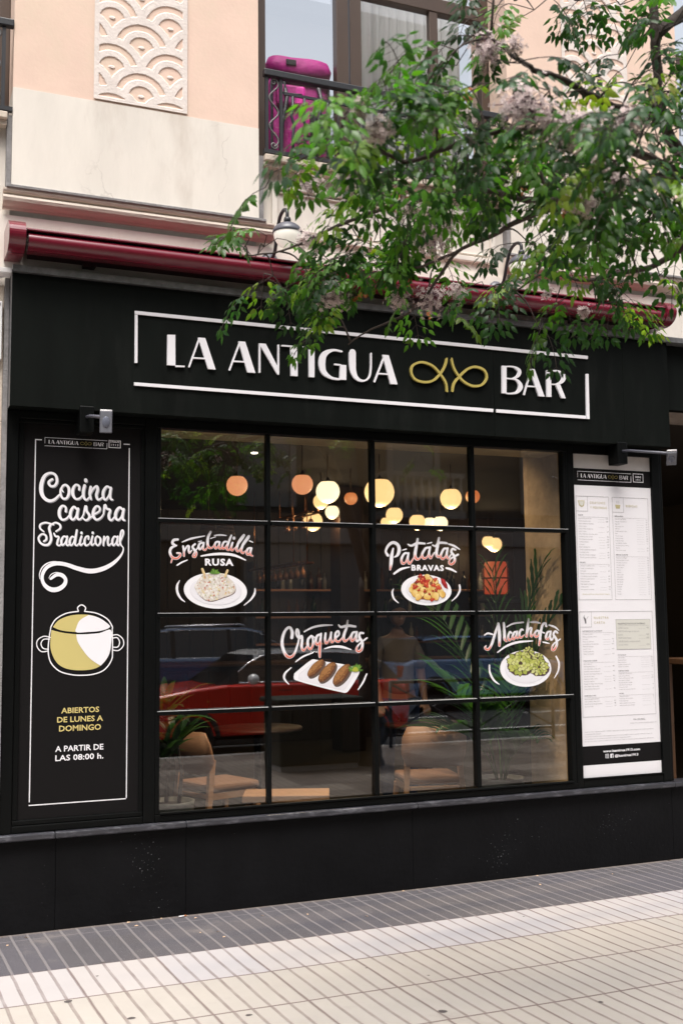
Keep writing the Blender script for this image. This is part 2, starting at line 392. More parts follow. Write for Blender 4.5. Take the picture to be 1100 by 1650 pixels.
# glass panes
def pane_mat(name, tint, boost, ior=1.52):
    m = bpy.data.materials.new(name); m.use_nodes = True
    n = m.node_tree.nodes; l = m.node_tree.links; n.remove(n['Principled BSDF'])
    o = n['Material Output']; t = n.new('ShaderNodeBsdfTransparent'); t.inputs[0].default_value = (*tint, 1)
    g = n.new('ShaderNodeBsdfGlossy'); g.inputs['Roughness'].default_value = 0.0; g.inputs[0].default_value = (1, 1, 1, 1)
    f0 = boost*((ior-1)/(ior+1))**2                      # two faces of the pane together; the same from inside and outside
    fr = n.new('ShaderNodeLayerWeight'); fr.inputs[0].default_value = 0.5
    pw = n.new('ShaderNodeMath'); pw.operation = 'POWER'; pw.inputs[1].default_value = 5.0; l.new(fr.outputs['Facing'], pw.inputs[0])
    mu = n.new('ShaderNodeMath'); mu.operation = 'MULTIPLY_ADD'; mu.inputs[1].default_value = 1-f0; mu.inputs[2].default_value = f0; mu.use_clamp = True
    mx = n.new('ShaderNodeMixShader'); l.new(pw.outputs[0], mu.inputs[0]); l.new(mu.outputs[0], mx.inputs[0])
    l.new(t.outputs[0], mx.inputs[1]); l.new(g.outputs[0], mx.inputs[2]); l.new(mx.outputs[0], o.inputs[0])
    return m
M['shop_glass'] = pane_mat('shop_window_glass', (0.88, 0.89, 0.88), 4.6)
M['upper_glass'] = pane_mat('upper_window_glass', (0.88, 0.89, 0.89), 2.6)
# foliage with light passing through
def leaf_mat(name, a, b, rough=0.38):
    m = bpy.data.materials.new(name); m.use_nodes = True
    n = m.node_tree.nodes; l = m.node_tree.links; p = n['Principled BSDF']
    at = n.new('ShaderNodeVertexColor'); at.layer_name = 'Print'
    l.new(at.outputs['Color'], p.inputs['Base Color'])
    p.inputs['Roughness'].default_value = rough; p.inputs['Specular IOR Level'].default_value = 0.4
    tr = n.new('ShaderNodeBsdfTranslucent'); mxc = n.new('ShaderNodeMix'); mxc.data_type = 'RGBA'; mxc.blend_type = 'MULTIPLY'; mxc.inputs[0].default_value = 1.0
    l.new(at.outputs['Color'], mxc.inputs[6]); mxc.inputs[7].default_value = (1.6, 2.0, 0.5, 1)
    l.new(mxc.outputs[2], tr.inputs[0])
    mx = n.new('ShaderNodeMixShader'); mx.inputs[0].default_value = 0.42
    l.new(p.outputs[0], mx.inputs[1]); l.new(tr.outputs[0], mx.inputs[2]); l.new(mx.outputs[0], n['Material Output'].inputs[0])
    return m
M['leaf'] = leaf_mat('tree_leaf', None, None)
# ------------------------------------------------------------------ pavement material: ribbed hydraulic tiles in rows along the wall
def pavement_mat():
    m = bpy.data.materials.new('ribbed_paving'); m.use_nodes = True
    n = m.node_tree.nodes; l = m.node_tree.links; b = n['Principled BSDF']
    tc = n.new('ShaderNodeTexCoord'); sp = n.new('ShaderNodeSeparateXYZ')
    wob = n.new('ShaderNodeTexNoise'); wob.inputs['Scale'].default_value = 2.0; l.new(tc.outputs['Object'], wob.inputs['Vector'])
    va = n.new('ShaderNodeVectorMath'); va.operation = 'MULTIPLY_ADD'; va.inputs[1].default_value = (0.016, 0.016, 0)
    l.new(wob.outputs['Color'], va.inputs[0]); l.new(tc.outputs['Object'], va.inputs[2]); l.new(va.outputs[0], sp.inputs[0])
    def mth(op, a, bb=None, c=None):
        k = n.new('ShaderNodeMath'); k.operation = op
        for i, v in enumerate((a, bb, c)):
            if v is None: continue
            if isinstance(v, (int, float)): k.inputs[i].default_value = v
            else: l.new(v, k.inputs[i])
        return k.outputs[0]
    X, Y = sp.outputs[0], sp.outputs[1]
    # rows: joint every 0.45 m counted from y = -0.695
    ry = mth('DIVIDE', mth('ADD', Y, 0.687), 0.452)
    rowid = mth('FLOOR', ry); fy = mth('FRACT', ry)
    jy = mth('ABSOLUTE', mth('SUBTRACT', fy, 0.5))                        # 0.5 at joint
    dark = mth('GREATER_THAN', Y, -0.687)
    # offset of the grooves from row to row, small
    rn = n.new('ShaderNodeTexWhiteNoise'); rn.noise_dimensions = '1D'; l.new(rowid, rn.inputs['W'])
    off = mth('MULTIPLY', mth('MULTIPLY', rn.outputs[0], 0.03), mth('SUBTRACT', 1.0, dark))
    gx = mth('DIVIDE', mth('ADD', mth('ADD', X, mth('MULTIPLY', Y, 0.035)), off), 0.0853)
    jx = mth('ABSOLUTE', mth('SUBTRACT', mth('FRACT', gx), 0.5))
    tx = mth('ABSOLUTE', mth('SUBTRACT', mth('FRACT', mth('DIVIDE', gx, 5.0)), 0.5))
    gn = n.new('ShaderNodeTexNoise'); gn.inputs['Scale'].default_value = 9.0; gn.inputs['Detail'].default_value = 4; l.new(tc.outputs['Object'], gn.inputs['Vector'])
    thr = mth('SUBTRACT', 0.422, mth('MULTIPLY', gn.outputs['Fac'], 0.02))
    def sm(v, a, bb):
        k = n.new('ShaderNodeMapRange'); k.interpolation_type = 'SMOOTHSTEP'
        l.new(v, k.inputs[0])
        k.inputs[1].default_value = a; k.inputs[2].default_value = bb
        return k.outputs[0]
    groove = sm(mth('SUBTRACT', jx, thr), -0.02, 0.03)
    tj = sm(tx, 0.4905, 0.4945)
    rj = sm(jy, 0.484, 0.491)
    farfrom = mth('LESS_THAN', Y, -0.66)
    rj = mth('MULTIPLY', rj, farfrom)
    band = sm(mth('ABSOLUTE', mth('ADD', Y, 0.115)), 0.006, 0.002)         # thin joint near the wall
    line = mth('MAXIMUM', mth('MAXIMUM', mth('MULTIPLY', groove, mth('MULTIPLY_ADD', gn.outputs['Fac'], 0.8, 0.2)), tj), rj)
    big = n.new('ShaderNodeTexNoise'); big.inputs['Scale'].default_value = 1.7; big.inputs['Detail'].default_value = 7; big.inputs['Roughness'].default_value = 0.7; l.new(tc.outputs['Object'], big.inputs['Vector'])
    fin = n.new('ShaderNodeTexNoise'); fin.inputs['Scale'].default_value = 260; fin.inputs['Detail'].default_value = 3; l.new(tc.outputs['Object'], fin.inputs['Vector'])
    # one tone for every tile
    tid = n.new('ShaderNodeTexWhiteNoise'); tid.noise_dimensions = '2D'
    cmb = n.new('ShaderNodeCombineXYZ'); l.new(mth('FLOOR', mth('DIVIDE', gx, 5.0)), cmb.inputs[0]); l.new(rowid, cmb.inputs[1]); l.new(cmb.outputs[0], tid.inputs[0])
    def mixc(f, a, bb):
        k = n.new('ShaderNodeMix'); k.data_type = 'RGBA'
        if isinstance(f, float): k.inputs[0].default_value = f
        else: l.new(f, k.inputs[0])
        for i, v in ((6, a), (7, bb)):
            if isinstance(v, tuple): k.inputs[i].default_value = (*v, 1)
            else: l.new(v, k.inputs[i])
        return k.outputs[2]
    lilac = mixc(big.outputs['Fac'], (0.33, 0.311, 0.322), (0.425, 0.403, 0.415))
    cream = mixc(big.outputs['Fac'], (0.30, 0.272, 0.246), (0.45, 0.416, 0.38))
    outer = mixc(big.outputs['Fac'], (0.045, 0.032, 0.027), (0.09, 0.066, 0.055))
    cream = mixc(mth('GREATER_THAN', Y, -3.40), outer, cream)          # outer rows towards the kerb darkened brown to dim their reflection in the window
    light = mixc(mth('GREATER_THAN', Y, -1.14), cream, lilac)
    light = mixc(mth('MULTIPLY', tid.outputs[0], 0.36), light, (0.42, 0.37, 0.32))
    darkc = mixc(big.outputs['Fac'], (0.040, 0.036, 0.040), (0.100, 0.091, 0.097))
    darkc = mixc(sm(fin.outputs['Fac'], 0.60, 0.70), darkc, (0.30, 0.29, 0.31))
    darkc = mixc(mth('MULTIPLY', tid.outputs[0], 0.35), darkc, (0.085, 0.08, 0.10))
    light = mixc(sm(fin.outputs['Fac'], 0.62, 0.72), light, (0.40, 0.36, 0.32))
    light = mixc(mth('MULTIPLY', line, 0.9), light, mixc(mth('GREATER_THAN', Y, -3.40), (0.004, 0.003, 0.003), (0.13, 0.088, 0.082)))
    darkc = mixc(mth('MULTIPLY', mth('MAXIMUM', groove, band), 0.6), darkc, (0.22, 0.20, 0.20))
    col = mixc(dark, light, darkc)
    edge = sm(Y, -0.035, -0.004)
    col = mixc(mth('MULTIPLY', edge, mth('MULTIPLY', gn.outputs['Fac'], 0.9)), col, (0.20, 0.16, 0.13))
    dirt = sm(big.outputs['Fac'], 0.58, 0.75)
    col = mixc(mth('MULTIPLY', dirt, 0.45), col, (0.22, 0.19, 0.17))
    l.new(col, b.inputs['Base Color']); b.inputs['Roughness'].default_value = 0.8
    bp = n.new('ShaderNodeBump'); bp.inputs['Strength'].default_value = 0.6; bp.inputs['Distance'].default_value = 0.004
    hgt = mth('SUBTRACT', mth('MULTIPLY', fin.outputs['Fac'], 0.25), mth('MAXIMUM', line, groove))
    l.new(hgt, bp.inputs['Height']); l.new(bp.outputs[0], b.inputs['Normal'])
    return m
M['paving'] = pavement_mat()
b = MB(); b.box(-14, 30, -7.18, 0.30, -0.30, 0.0)
gsp = [(110,1614,1.0),(401,1636,.8),(167,1551,.6),(306,1536,.4),(713,1630,1.1),(967,1615,.7),(157,1573,.4),(843,1477,.35),(212,1641,.9),(590,1560,.3),(690,1572,.35)]
for i, (u, v, s) in enumerate(gsp):
    d = ray(u, v); p = EYEP + d*(-EYE/d.z)
    vs = []
    for k in range(18):
        a = 2*math.pi*k/18; r = 0.0155*s*(1+0.10*math.sin(2*a+i)+0.07*math.sin(3*a+2*i)); vs.append((p.x+r*1.15*math.cos(a), p.y+r*math.sin(a), 0.0015))
    b.add(vs, [tuple(range(18))], 1)
struct(b.build('pavement', [M['paving'], M['gum']]))
b = MB()
for k in range(40): b.box(-14+k*1.1, -14+k*1.1+1.096, -7.33, -7.184, -0.30, 0.0)
struct(b.build('kerb', M['kerb'], bevel=0.012))
b = MB(); b.box(-60, 80, -17.0, -7.334, -0.40, -0.12)
for k in range(14): b.box(-20+k*3.5, -18.2+k*3.5, -12.25, -12.13, -0.13, -0.116, 1)
b.box(-30, 60, -9.75, -9.63, -0.13, -0.116, 1)
struct(b.build('road', [M['asphalt'], M['road_paint']]))
b = MB(); b.box(-60, 80, -60.0, -17.004, -0.40, 0.0); struct(b.build('far_pavement', M['kerb']))
b = MB(); b.box(-60, -14.004, -7.18, 40, -0.40, -0.006); b.box(30.004, 80, -7.18, 40, -0.4, -0.006); struct(b.build('ground', M['kerb']))
# ------------------------------------------------------------------ the building above the shop
bd = thing('building', 'cream and peach plastered building above the black restaurant front', 'building', (0, 0.3, 0))
PIER = [(-2.65, -1.19), (0.60, 2.06), (3.85, 5.31), (7.10, 8.56)]
BAY = [(-1.19, 0.60), (2.06, 3.85), (5.31, 7.10)]
ZC, ZP, ZT = 4.085, 4.672, 7.6
for x0, x1 in PIER:
    b = MB(); b.box(x0, x1, -0.03, 0.45, ZC, ZP); part('cream_wall', b, M['cream'], bd)
    b = MB(); b.box(x0, x1, -0.026, 0.45, ZP, ZT); part('peach_wall', b, M['peach'], bd)
b = MB(); b.box(-2.65, 8.56, 0.0, 0.45, 3.52, 3.93); part('frieze_wall', b, M['cream'], bd)
for x0, x1 in BAY:
    b = MB(); b.box(x0, x1, 0.035, 0.45, 3.9305, 4.47); part('apron_wall', b, M['cream'], bd)
for q in ((-2.65, 5.044, 2.84), (5.0445, 8.56, 3.11)):
    b = MB(); b.box(q[0], q[1], 0.012, 0.45, q[2], 3.5195); part('recess_wall', b, M['recess'], bd)
prof = [(0.0, 3.958), (-0.014, 3.960), (-0.02, 3.972), (-0.040, 3.980), (-0.056, 3.995), (-0.062, 4.012), (-0.058, 4.026), (-0.040, 4.030), (-0.038, 4.040), (-0.056, 4.044), (-0.062, 4.054), (-0.062, 4.066), (0.0, 4.066)]
for x0, x1 in PIER:
    b = MB(); b.extrude_x(prof, x0-0.045, x1+0.09); part('moulding', b, M['moulding'], bd)
    b = MB(); b.box(x0-0.03, x1+0.035, -0.072, 0.0, 4.0665, 4.085); part('ledge', b, M['cement'], bd, 0.004)
for x0, x1 in PIER:
    for a, c in ((x0-0.028, x0-0.0005), (x1+0.0005, x1+0.034)):
        b = MB(); b.box(a, c, -0.022, 0.04, 4.0855, 4.505); part('cement_strip', b, M['cement'], bd, 0.003)
for x0, x1 in BAY:                                   # framed apron under each window, and its sill
    b = MB(); X0, X1, Z0, Z1 = x0+0.10, x1-0.10, 4.02, 4.36
    for (a0, a1, c0, c1) in ((X0, X1, Z1-0.035, Z1), (X0, X1, Z0, Z0+0.035), (X0, X0+0.035, Z0+0.0352, Z1-0.0352), (X1-0.035, X1, Z0+0.0352, Z1-0.0352)):
        b.box(a0, a1, 0.008, 0.034, c0, c1)
    for (a0, a1, c0, c1) in ((X0+0.05, X1-0.05, Z1-0.06, Z1-0.05), (X0+0.05, X1-0.05, Z0+0.05, Z0+0.06)): b.box(a0, a1, 0.02, 0.034, c0, c1)
    part('apron_frame', b, M['cream'], bd, 0.006)
    b = MB(); b.box(x0+0.0355, x1-0.03, -0.055, 0.30, 4.4705, 4.51); b.box(x0+0.0355, x1-0.03, -0.03, 0.034, 4.44, 4.4700); part('window_sill', b, M['stone'], bd, 0.005)
# scallop relief panels
def relief(x0, x1, z0, z1):
    nx = 150; st = (x1-x0)/nx; nz = int((z1-z0)/st); R = (x1-x0)*0.362; cx = (x0+x1)/2
    brd = 0.028
    def white(x, z):
        if x < x0+brd or x > x1-brd or z < z0+brd*0.8: return True
        rowh = R*0.755
        k0 = int((z-z0)/rowh)
        for k in range(k0-3, k0+4):            # lower rows lie over upper rows
            if k < -3: continue
            cz = z0+k*rowh+0.045; o = R*0.865 if k % 2 else 0
            j = round((x-cx-o)/(2*R*0.865)); dx = x-cx-o-j*2*R*0.865; dz = z-cz
            d = math.hypot(dx, dz)/R
            if d <= 1.0:
                if d > 0.757: return True
                if d > 0.576: return False
                if d > 0.37: return True
                if abs(dx)/R < 0.10-abs(dz/R-0.06)*1.2 and abs(dz/R-0.06) < 0.05: return True
                return False
        return True
    vs = []; fs = []; mi = []; H = [[white(x0+(i+.5)*st, z0+(j+.5)*st) for i in range(nx)] for j in range(nz)]
    b = MB()
    for j in range(nz+1):
        for i in range(nx+1):
            c = [H[jj][ii] for jj in (j-1, j) for ii in (i-1, i) if 0 <= jj < nz and 0 <= ii < nx]
            h = sum(c)/len(c); vs.append((x0+i*st, -0.028-0.006*h, z0+j*st))
    for j in range(nz):
        for i in range(nx):
            a = j*(nx+1)+i; fs.append((a, a+1, a+nx+2, a+nx+1)); mi.append(0 if H[j][i] else 1)
    b.v = vs; b.f = fs; b.mi = mi; b.smooth = [False]*len(fs)
    part('scallop_relief', b, [M['relief_white'], M['peach']], bd)
for x0 in (1.050, 4.300): relief(x0, x0+0.558, 4.685, 6.55)
# ------------------------------------------------------------------ stone pier at the left of the shop
b = MB()
for z0, z1 in ((0.0, 0.62), (0.6215, 1.30), (1.3015, 2.02), (2.0215, 2.75), (2.7515, 3.519)): b.box(-2.65, 0.578, 0.004, 0.45, z0, z1)
part('stone_pier', b, M['stone'], bd, 0.004)
b = MB(); b.box(0.5785, 0.6045, -0.018, 0.05, 0.531, 3.56); part('corner_strip', b, M['cement'], bd, 0.002)
b = MB(); b.box(0.533, 0.6045, -0.115, -0.0185, 3.561, 3.588); part('corner_cap', b, M['white_trim'], bd, 0.002)
# interior shell
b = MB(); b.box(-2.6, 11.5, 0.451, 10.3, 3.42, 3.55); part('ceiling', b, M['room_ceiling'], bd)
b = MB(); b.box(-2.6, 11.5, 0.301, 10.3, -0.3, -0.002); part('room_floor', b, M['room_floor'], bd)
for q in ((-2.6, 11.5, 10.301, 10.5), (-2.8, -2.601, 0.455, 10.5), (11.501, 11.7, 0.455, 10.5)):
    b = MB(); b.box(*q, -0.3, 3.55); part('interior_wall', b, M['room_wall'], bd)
b = MB(); b.box(4.258, 4.62, 0.052, 0.56, 0.0, 2.83); part('stone_jamb', b, M['tan_stone'], bd, 0.01)
b = MB(); b.box(0.70, 4.30, 0.05, 0.34, 2.772, 2.838); part('window_soffit', b, M['soffit'], bd)
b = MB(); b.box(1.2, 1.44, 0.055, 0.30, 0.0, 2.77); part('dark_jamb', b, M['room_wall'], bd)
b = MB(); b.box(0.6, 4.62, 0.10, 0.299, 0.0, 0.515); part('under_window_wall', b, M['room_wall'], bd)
# interior panelling and back bar
b = MB()
for i in range(26): b.box(2.2+i*0.36, 2.2+i*0.36+0.352, 10.27, 10.3, 0.0, 3.4)
part('panelling', b, M['wood_dark'], bd, 0.004)
for x in (5.45,):
    b = MB(); b.box(x, x+0.34, 6.9, 7.24, 0.0, 3.41); part('timber_column', b, M['wood_dark'], bd, 0.01)
# ------------------------------------------------------------------ upstairs windows with railings
def up_window(x0, name_label, rail_label):
    x1 = x0+1.79
    wd = thing('apartment_window', name_label, 'window', (x0, 0.2, 4.51), group='brown framed windows upstairs')
    Y0, Y1 = 0.20, 0.27
    zb, zt = 4.515, 5.90
    b = MB(); b.box(x0+0.001, x0+0.125, Y0, Y1, zb, 7.2); b.box(x1-0.065, x1-0.001, Y0, Y1, zb, 7.2)
    b.box(x0+0.1255, x1-0.0655, Y0, Y1, zb, zb+0.06); b.box(x0+0.1255, x1-0.0655, Y0-0.004, Y1, zt-0.05, zt+0.05)
    b.box(x0+0.1255, x1-0.0655, Y0, Y1, 6.9, 7.2)
    part('frame', b, M['brown_alu'], wd, 0.004)
    xs = [x0+0.066, x0+0.535, x0+0.735, x0+1.245, x0+1.33, x1-0.066]
    b = MB(); b.box(x0+0.615, x0+0.70, Y0-0.022, Y0+0.05, zb+0.0605, zt-0.0505); part('sash', b, M['brown_alu'], wd, 0.004); b = MB(); b.box(x0+0.722, x0+0.805, Y0+0.001, Y0+0.05, zb+0.0605, zt-0.0505)
    part('sash', b, M['brown_alu'], wd, 0.004); b = MB(); b.box(x0+1.323, x0+1.386, Y0+0.001, Y0+0.05, zb+0.0605, zt-0.0505)
    part('sash', b, M['brown_alu'], wd, 0.004); b = MB(); b.box(x0+0.85, x0+0.91, Y0+0.001, Y0+0.05, zt+0.0505, 6.8995)
    part('sash', b, M['brown_alu'], wd, 0.004)
    for a, c in ((x0+0.1255, x0+0.6145), (x0+0.8055, x0+1.3225), (x0+1.3865, x1-0.0655)):
        b = MB(); b.poly([(a, zb+0.06), (c, zb+0.06), (c, zt-0.05), (a, zt-0.05)], Y0+0.03); part('pane', b, M['upper_glass'], wd)
    for a, c in ((x0+0.1255, x0+0.8495), (x0+0.9105, x1-0.0655)):
        b = MB(); b.poly([(a, zt+0.05), (c, zt+0.05), (c, 6.9), (a, 6.9)], Y0+0.03); part('pane', b, M['upper_glass'], wd)
    b = MB()                                             # pleated curtain inside
    n = 60; vs = []; fs = []
    for i in range(n+1):
        x = x0+0.74+i*(1.0/n); y = 0.52+0.035*math.sin(i*1.5)+0.012*math.sin(i*0.7)
        vs += [(x, y, 4.53), (x, y, 7.1)]
        if i: fs.append((2*i-2, 2*i, 2*i+1, 2*i-1))
    b.add(vs, fs, 0, True); part('curtain', b, M['curtain'], wd)
    rl = thing('balcony_railing', rail_label, 'railing', (x0, 0.0, 4.51), group='black iron railings upstairs')
    yr = -0.02; zt, zl = 5.055, 4.535
    b = MB(); b.box(x0+0.0355, x1-0.002, yr-0.022, yr+0.022, zt-0.030, zt+0.014); part('handrail', b, M['iron'], rl, 0.006)
    b = MB(); b.box(x0+0.0355, x1-0.002, yr-0.016, yr+0.016, zl-0.01, zl+0.014); b.box(x0+0.17, x1-0.12, yr-0.006, yr+0.006, zt-0.13, zt-0.112); part('rail', b, M['iron'], rl)
    i = 0
    x = x0+0.055
    uprights = []
    pat = [0.0, 0.105, None]
    b = MB(); cur = x
    seg = [(0.055, 0.15), (0.62, 0.715), (1.10, 1.195), (1.64, 1.735)]
    for a, c in seg:
        for q in (a, c): b = MB(); b.box(x0+q-0.010, x0+q+0.010, yr-0.008, yr+0.008, zl+0.0145, zt-0.0245); part('upright', b, M['iron'], rl)
    for a, c in seg:                                     # wavy scroll between the uprights
        s = MB(); mid = (a+c)/2+x0; pts = []
        H = zt-zl-0.06
        for k in range(49):
            t = k/48; pts.append((mid+0.030*math.sin(t*math.pi*5.0), yr, zl+0.035+H*t))
        s.tube(pts, 0.006, 6)
        for zc, sg in ((zt-0.06, 1), (zl+0.05, -1)):
            pp = [(mid+0.026*(1-k/22)*math.cos(k*0.42), yr, zc+sg*0.026*(1-k/22)*math.sin(k*0.42)) for k in range(20)]
            s.tube(pp, 0.005, 6)
        part('scroll', s, M['iron_worn'], rl)
    for a, c in ((0.15, 0.62), (0.715, 1.10), (1.195, 1.64)):
        m = max(2, round((c-a)/0.085))
        for k in range(1, m):
            q = x0+a+(c-a)*k/m
            s = MB(); zz = [zl+0.0145, zl+0.12, zl+0.17, zl+0.20, zl+0.23, zl+0.26, zl+0.31, zt-0.131]
            oo = [0, 0, 0.004, 0.010, 0, -0.010, 0, 0]
            s.tube([(q+o, yr, z) for z, o in zip(zz, oo)], 0.0095, 6); part('baluster', s, M['iron'], rl)
    return wd
up_window(2.06, 'brown framed window behind the tree with a pink bag inside', 'black railing with scrolls in front of the pink bag')
up_window(-1.19, 'brown framed window cut off at the upper left edge', 'black railing cut off at the upper left edge')
up_window(5.31, 'brown framed window at the far right behind leaves', 'black railing at the far right behind leaves')
# pink delivery bag standing inside the window
bg_ = thing('delivery_bag', 'bright pink and black delivery bag behind the window glass', 'bag', (2.46, 0.39, 4.56), math.radians(-6))
def rbox(hx, hy, z0, z1, bulge=0.0, n=10):
    b = MB(); vs = []; fs = []
    prof = [(z0, 0.86), (z0+0.03, 0.97), ((z0+z1)/2, 1.0+bulge), (z1-0.05, 0.98), (z1-0.015, 0.93), (z1, 0.80)]
    m = 4*n
    for z, s in prof:
        for k in range(m):
            t = 2*math.pi*k/m; c, d = math.cos(t), math.sin(t)
            q = (abs(c)**6+abs(d)**6)**(-1/6); vs.append((hx*s*c*q, hy*s*d*q, z+0.004*math.sin(5*t+z*9)))
    for i in range(len(prof)-1):
        for k in range(m): fs.append((i*m+k, i*m+(k+1) % m, (i+1)*m+(k+1) % m, (i+1)*m+k))
    fs.append(tuple(range(m-1, -1, -1))); fs.append(tuple((len(prof)-1)*m+k for k in range(m)))
    b.add(vs, fs, 0, True); return b
o = rbox(0.215, 0.13, 0.0, 0.66, 0.03).build('bag_body', M['pink'], bg_)
o = rbox(0.225, 0.14, 0.665, 0.80, 0.01).build('lid', M['pink'], bg_)
b = MB(); b.box(-0.20, 0.20, -0.146, -0.120, 0.60, 0.664); b.build('black_panel', M['black_fabric'], bg_, 0.010)
b = MB(); b.box(-0.17, 0.03, -0.165, -0.125, 0.44, 0.585); b.build('front_pocket', M['pink'], bg_, 0.02)
for x in (-0.115, 0.12):
    b = MB(); b.tube([(x, -0.14, 0.60), (x+0.01, -0.185, 0.48), (x-0.02, -0.18, 0.30), (x-0.03, -0.15, 0.06)], 0.014, 8); b.build('strap', M['black_fabric'], bg_)
for x_ in (-0.198, 0.188):
    b = MB(); b.box(x_, x_+0.012, -0.142, -0.10, 0.05, 0.60); b.build('piping', M['black_fabric'], bg_, 0.004)
b = MB(); b.tube(catmull([(-0.14, -0.168, 0.52), (-0.07, -0.17, 0.515), (0.0, -0.168, 0.52)], 4), 0.005, 6); b.build('zip', M['black_fabric'], bg_)
b = MB(); b.box(0.06, 0.17, -0.15, -0.128, 0.20, 0.42); b.build('mesh_pocket', M['black_fabric'], bg_, 0.015)
b = MB(); b.box(-0.10, -0.03, -0.149, -0.139, 0.725, 0.765); b.build('badge', M['black_fabric'], bg_, 0.01)
# ------------------------------------------------------------------ black plinth and sill
def plinth_mat():
    m = mat('plinth_black_paint', (0.0055, 0.0055, 0.0062), 0.5, spec=0.12, var=0.35, vscale=3.5, bump=0.35, bscale=30)
    n = m.node_tree.nodes; l = m.node_tree.links; b = n['Principled BSDF']
    tc = n.new('ShaderNodeTexCoord')
    a = n.new('ShaderNodeTexNoise'); a.inputs['Scale'].default_value = 95; a.inputs['Detail'].default_value = 3
    c = n.new('ShaderNodeTexNoise'); c.inputs['Scale'].default_value = 1.9; c.inputs['Detail'].default_value = 5
    l.new(tc.outputs['Object'], a.inputs['Vector']); l.new(tc.outputs['Object'], c.inputs['Vector'])
    ad = n.new('ShaderNodeMath'); ad.operation = 'MULTIPLY_ADD'; ad.inputs[1].default_value = 0.45
    l.new(c.outputs['Fac'], ad.inputs[0]); l.new(a.outputs['Fac'], ad.inputs[2])
    rp = n.new('ShaderNodeValToRGB'); rp.color_ramp.elements[0].position = 0.975; rp.color_ramp.elements[1].position = 1.03
    l.new(ad.outputs[0], rp.inputs['Fac'])
    mx = n.new('ShaderNodeMix'); mx.data_type = 'RGBA'
    old = b.inputs['Base Color'].links[0].from_socket
    l.new(rp.outputs['Color'], mx.inputs[0]); l.new(old, mx.inputs[6]); mx.inputs[7].default_value = (0.20, 0.20, 0.21, 1)
    l.new(mx.outputs[2], b.inputs['Base Color'])
    return m
M['plinth'] = plinth_mat()
pw = thing('plinth_wall', 'scuffed black plinth wall under the shop window, along the pavement', 'wall', (2.8, 0.0, 0.0))
sx = [-2.65, P(90, 1420).x, P(300, 1400).x, P(665, 1360).x, 5.02, 8.5]
for a, c in zip(sx[:-1], sx[1:]):
    b = MB(); b.box(a, c-0.0018, 0.0, 0.099, 0.001, 0.487); part('plinth_slab', b, M['plinth'], pw, 0.002)
jx = [-2.65, P(88, 1345).x, P(298, 1328).x, P(668, 1297).x, 5.02, 8.5]
def sill_mat():
    m = mat('sill_paint', (0.035, 0.035, 0.042), 0.3, var=0.4, vscale=9, bump=0.3, bscale=40, dirt=(0.30, 0.30, 0.33), dscale=26, damt=0.4, stretch=(0.35, 1, 1))
    return m
M['sill'] = sill_mat()
b = MB()
for a, c in zip(jx[:-1], jx[1:]): b.box(a, c-0.0015, -0.045, 0.099, 0.488, 0.522)
part('sill', b, M['sill'], pw, 0.007)
# ------------------------------------------------------------------ fascia sign
YS = -0.11
sg = thing('fascia_sign', 'long black fascia sign with raised white restaurant name and golden loops', 'sign', (2.8, 0.0, 2.82))
s1 = P(796, 650, YS).x; s2 = P(1003, 620, YS).x
for a, c in ((0.607, s1-0.0018), (s1, s2-0.0012), (s2, 5.045)):
    b = MB(); b.box(a, c, YS, 0.011, 2.822, 3.566); part('board', b, M['sign_black'], sg, 0.002)
b = MB(); b.box(5.047, 8.5, -0.055, 0.011, 3.10, 3.566); part('side_board', b, M['sign_black'], sg, 0.002)
b = MB(); b.extrude_x([(YS-0.028, 3.568), (YS-0.028, 3.604), (YS-0.022, 3.606), (0.011, 3.60), (0.011, 3.568)], 0.606, 8.5); part('drip_trim', b, M['worn_edge'], sg)
b = MB(); b.box(0.6055, 0.6068, YS-0.001, -0.02, 2.822, 3.566); part('edge_strip', b, M['worn_edge'], sg)
L7 = (255, 520, 2.8205); L8 = (640, 560, 3.4375)
DEP = 0.014
def plate(mb, tr, pts, y, dep):
    q = []
    for a, c in pts:
        p = P(tr[0]+a/tr[2], tr[1]+c/tr[2], YS); q.append((p.x, p.z))
    mb.poly(q, y, (y+dep) if dep else None)
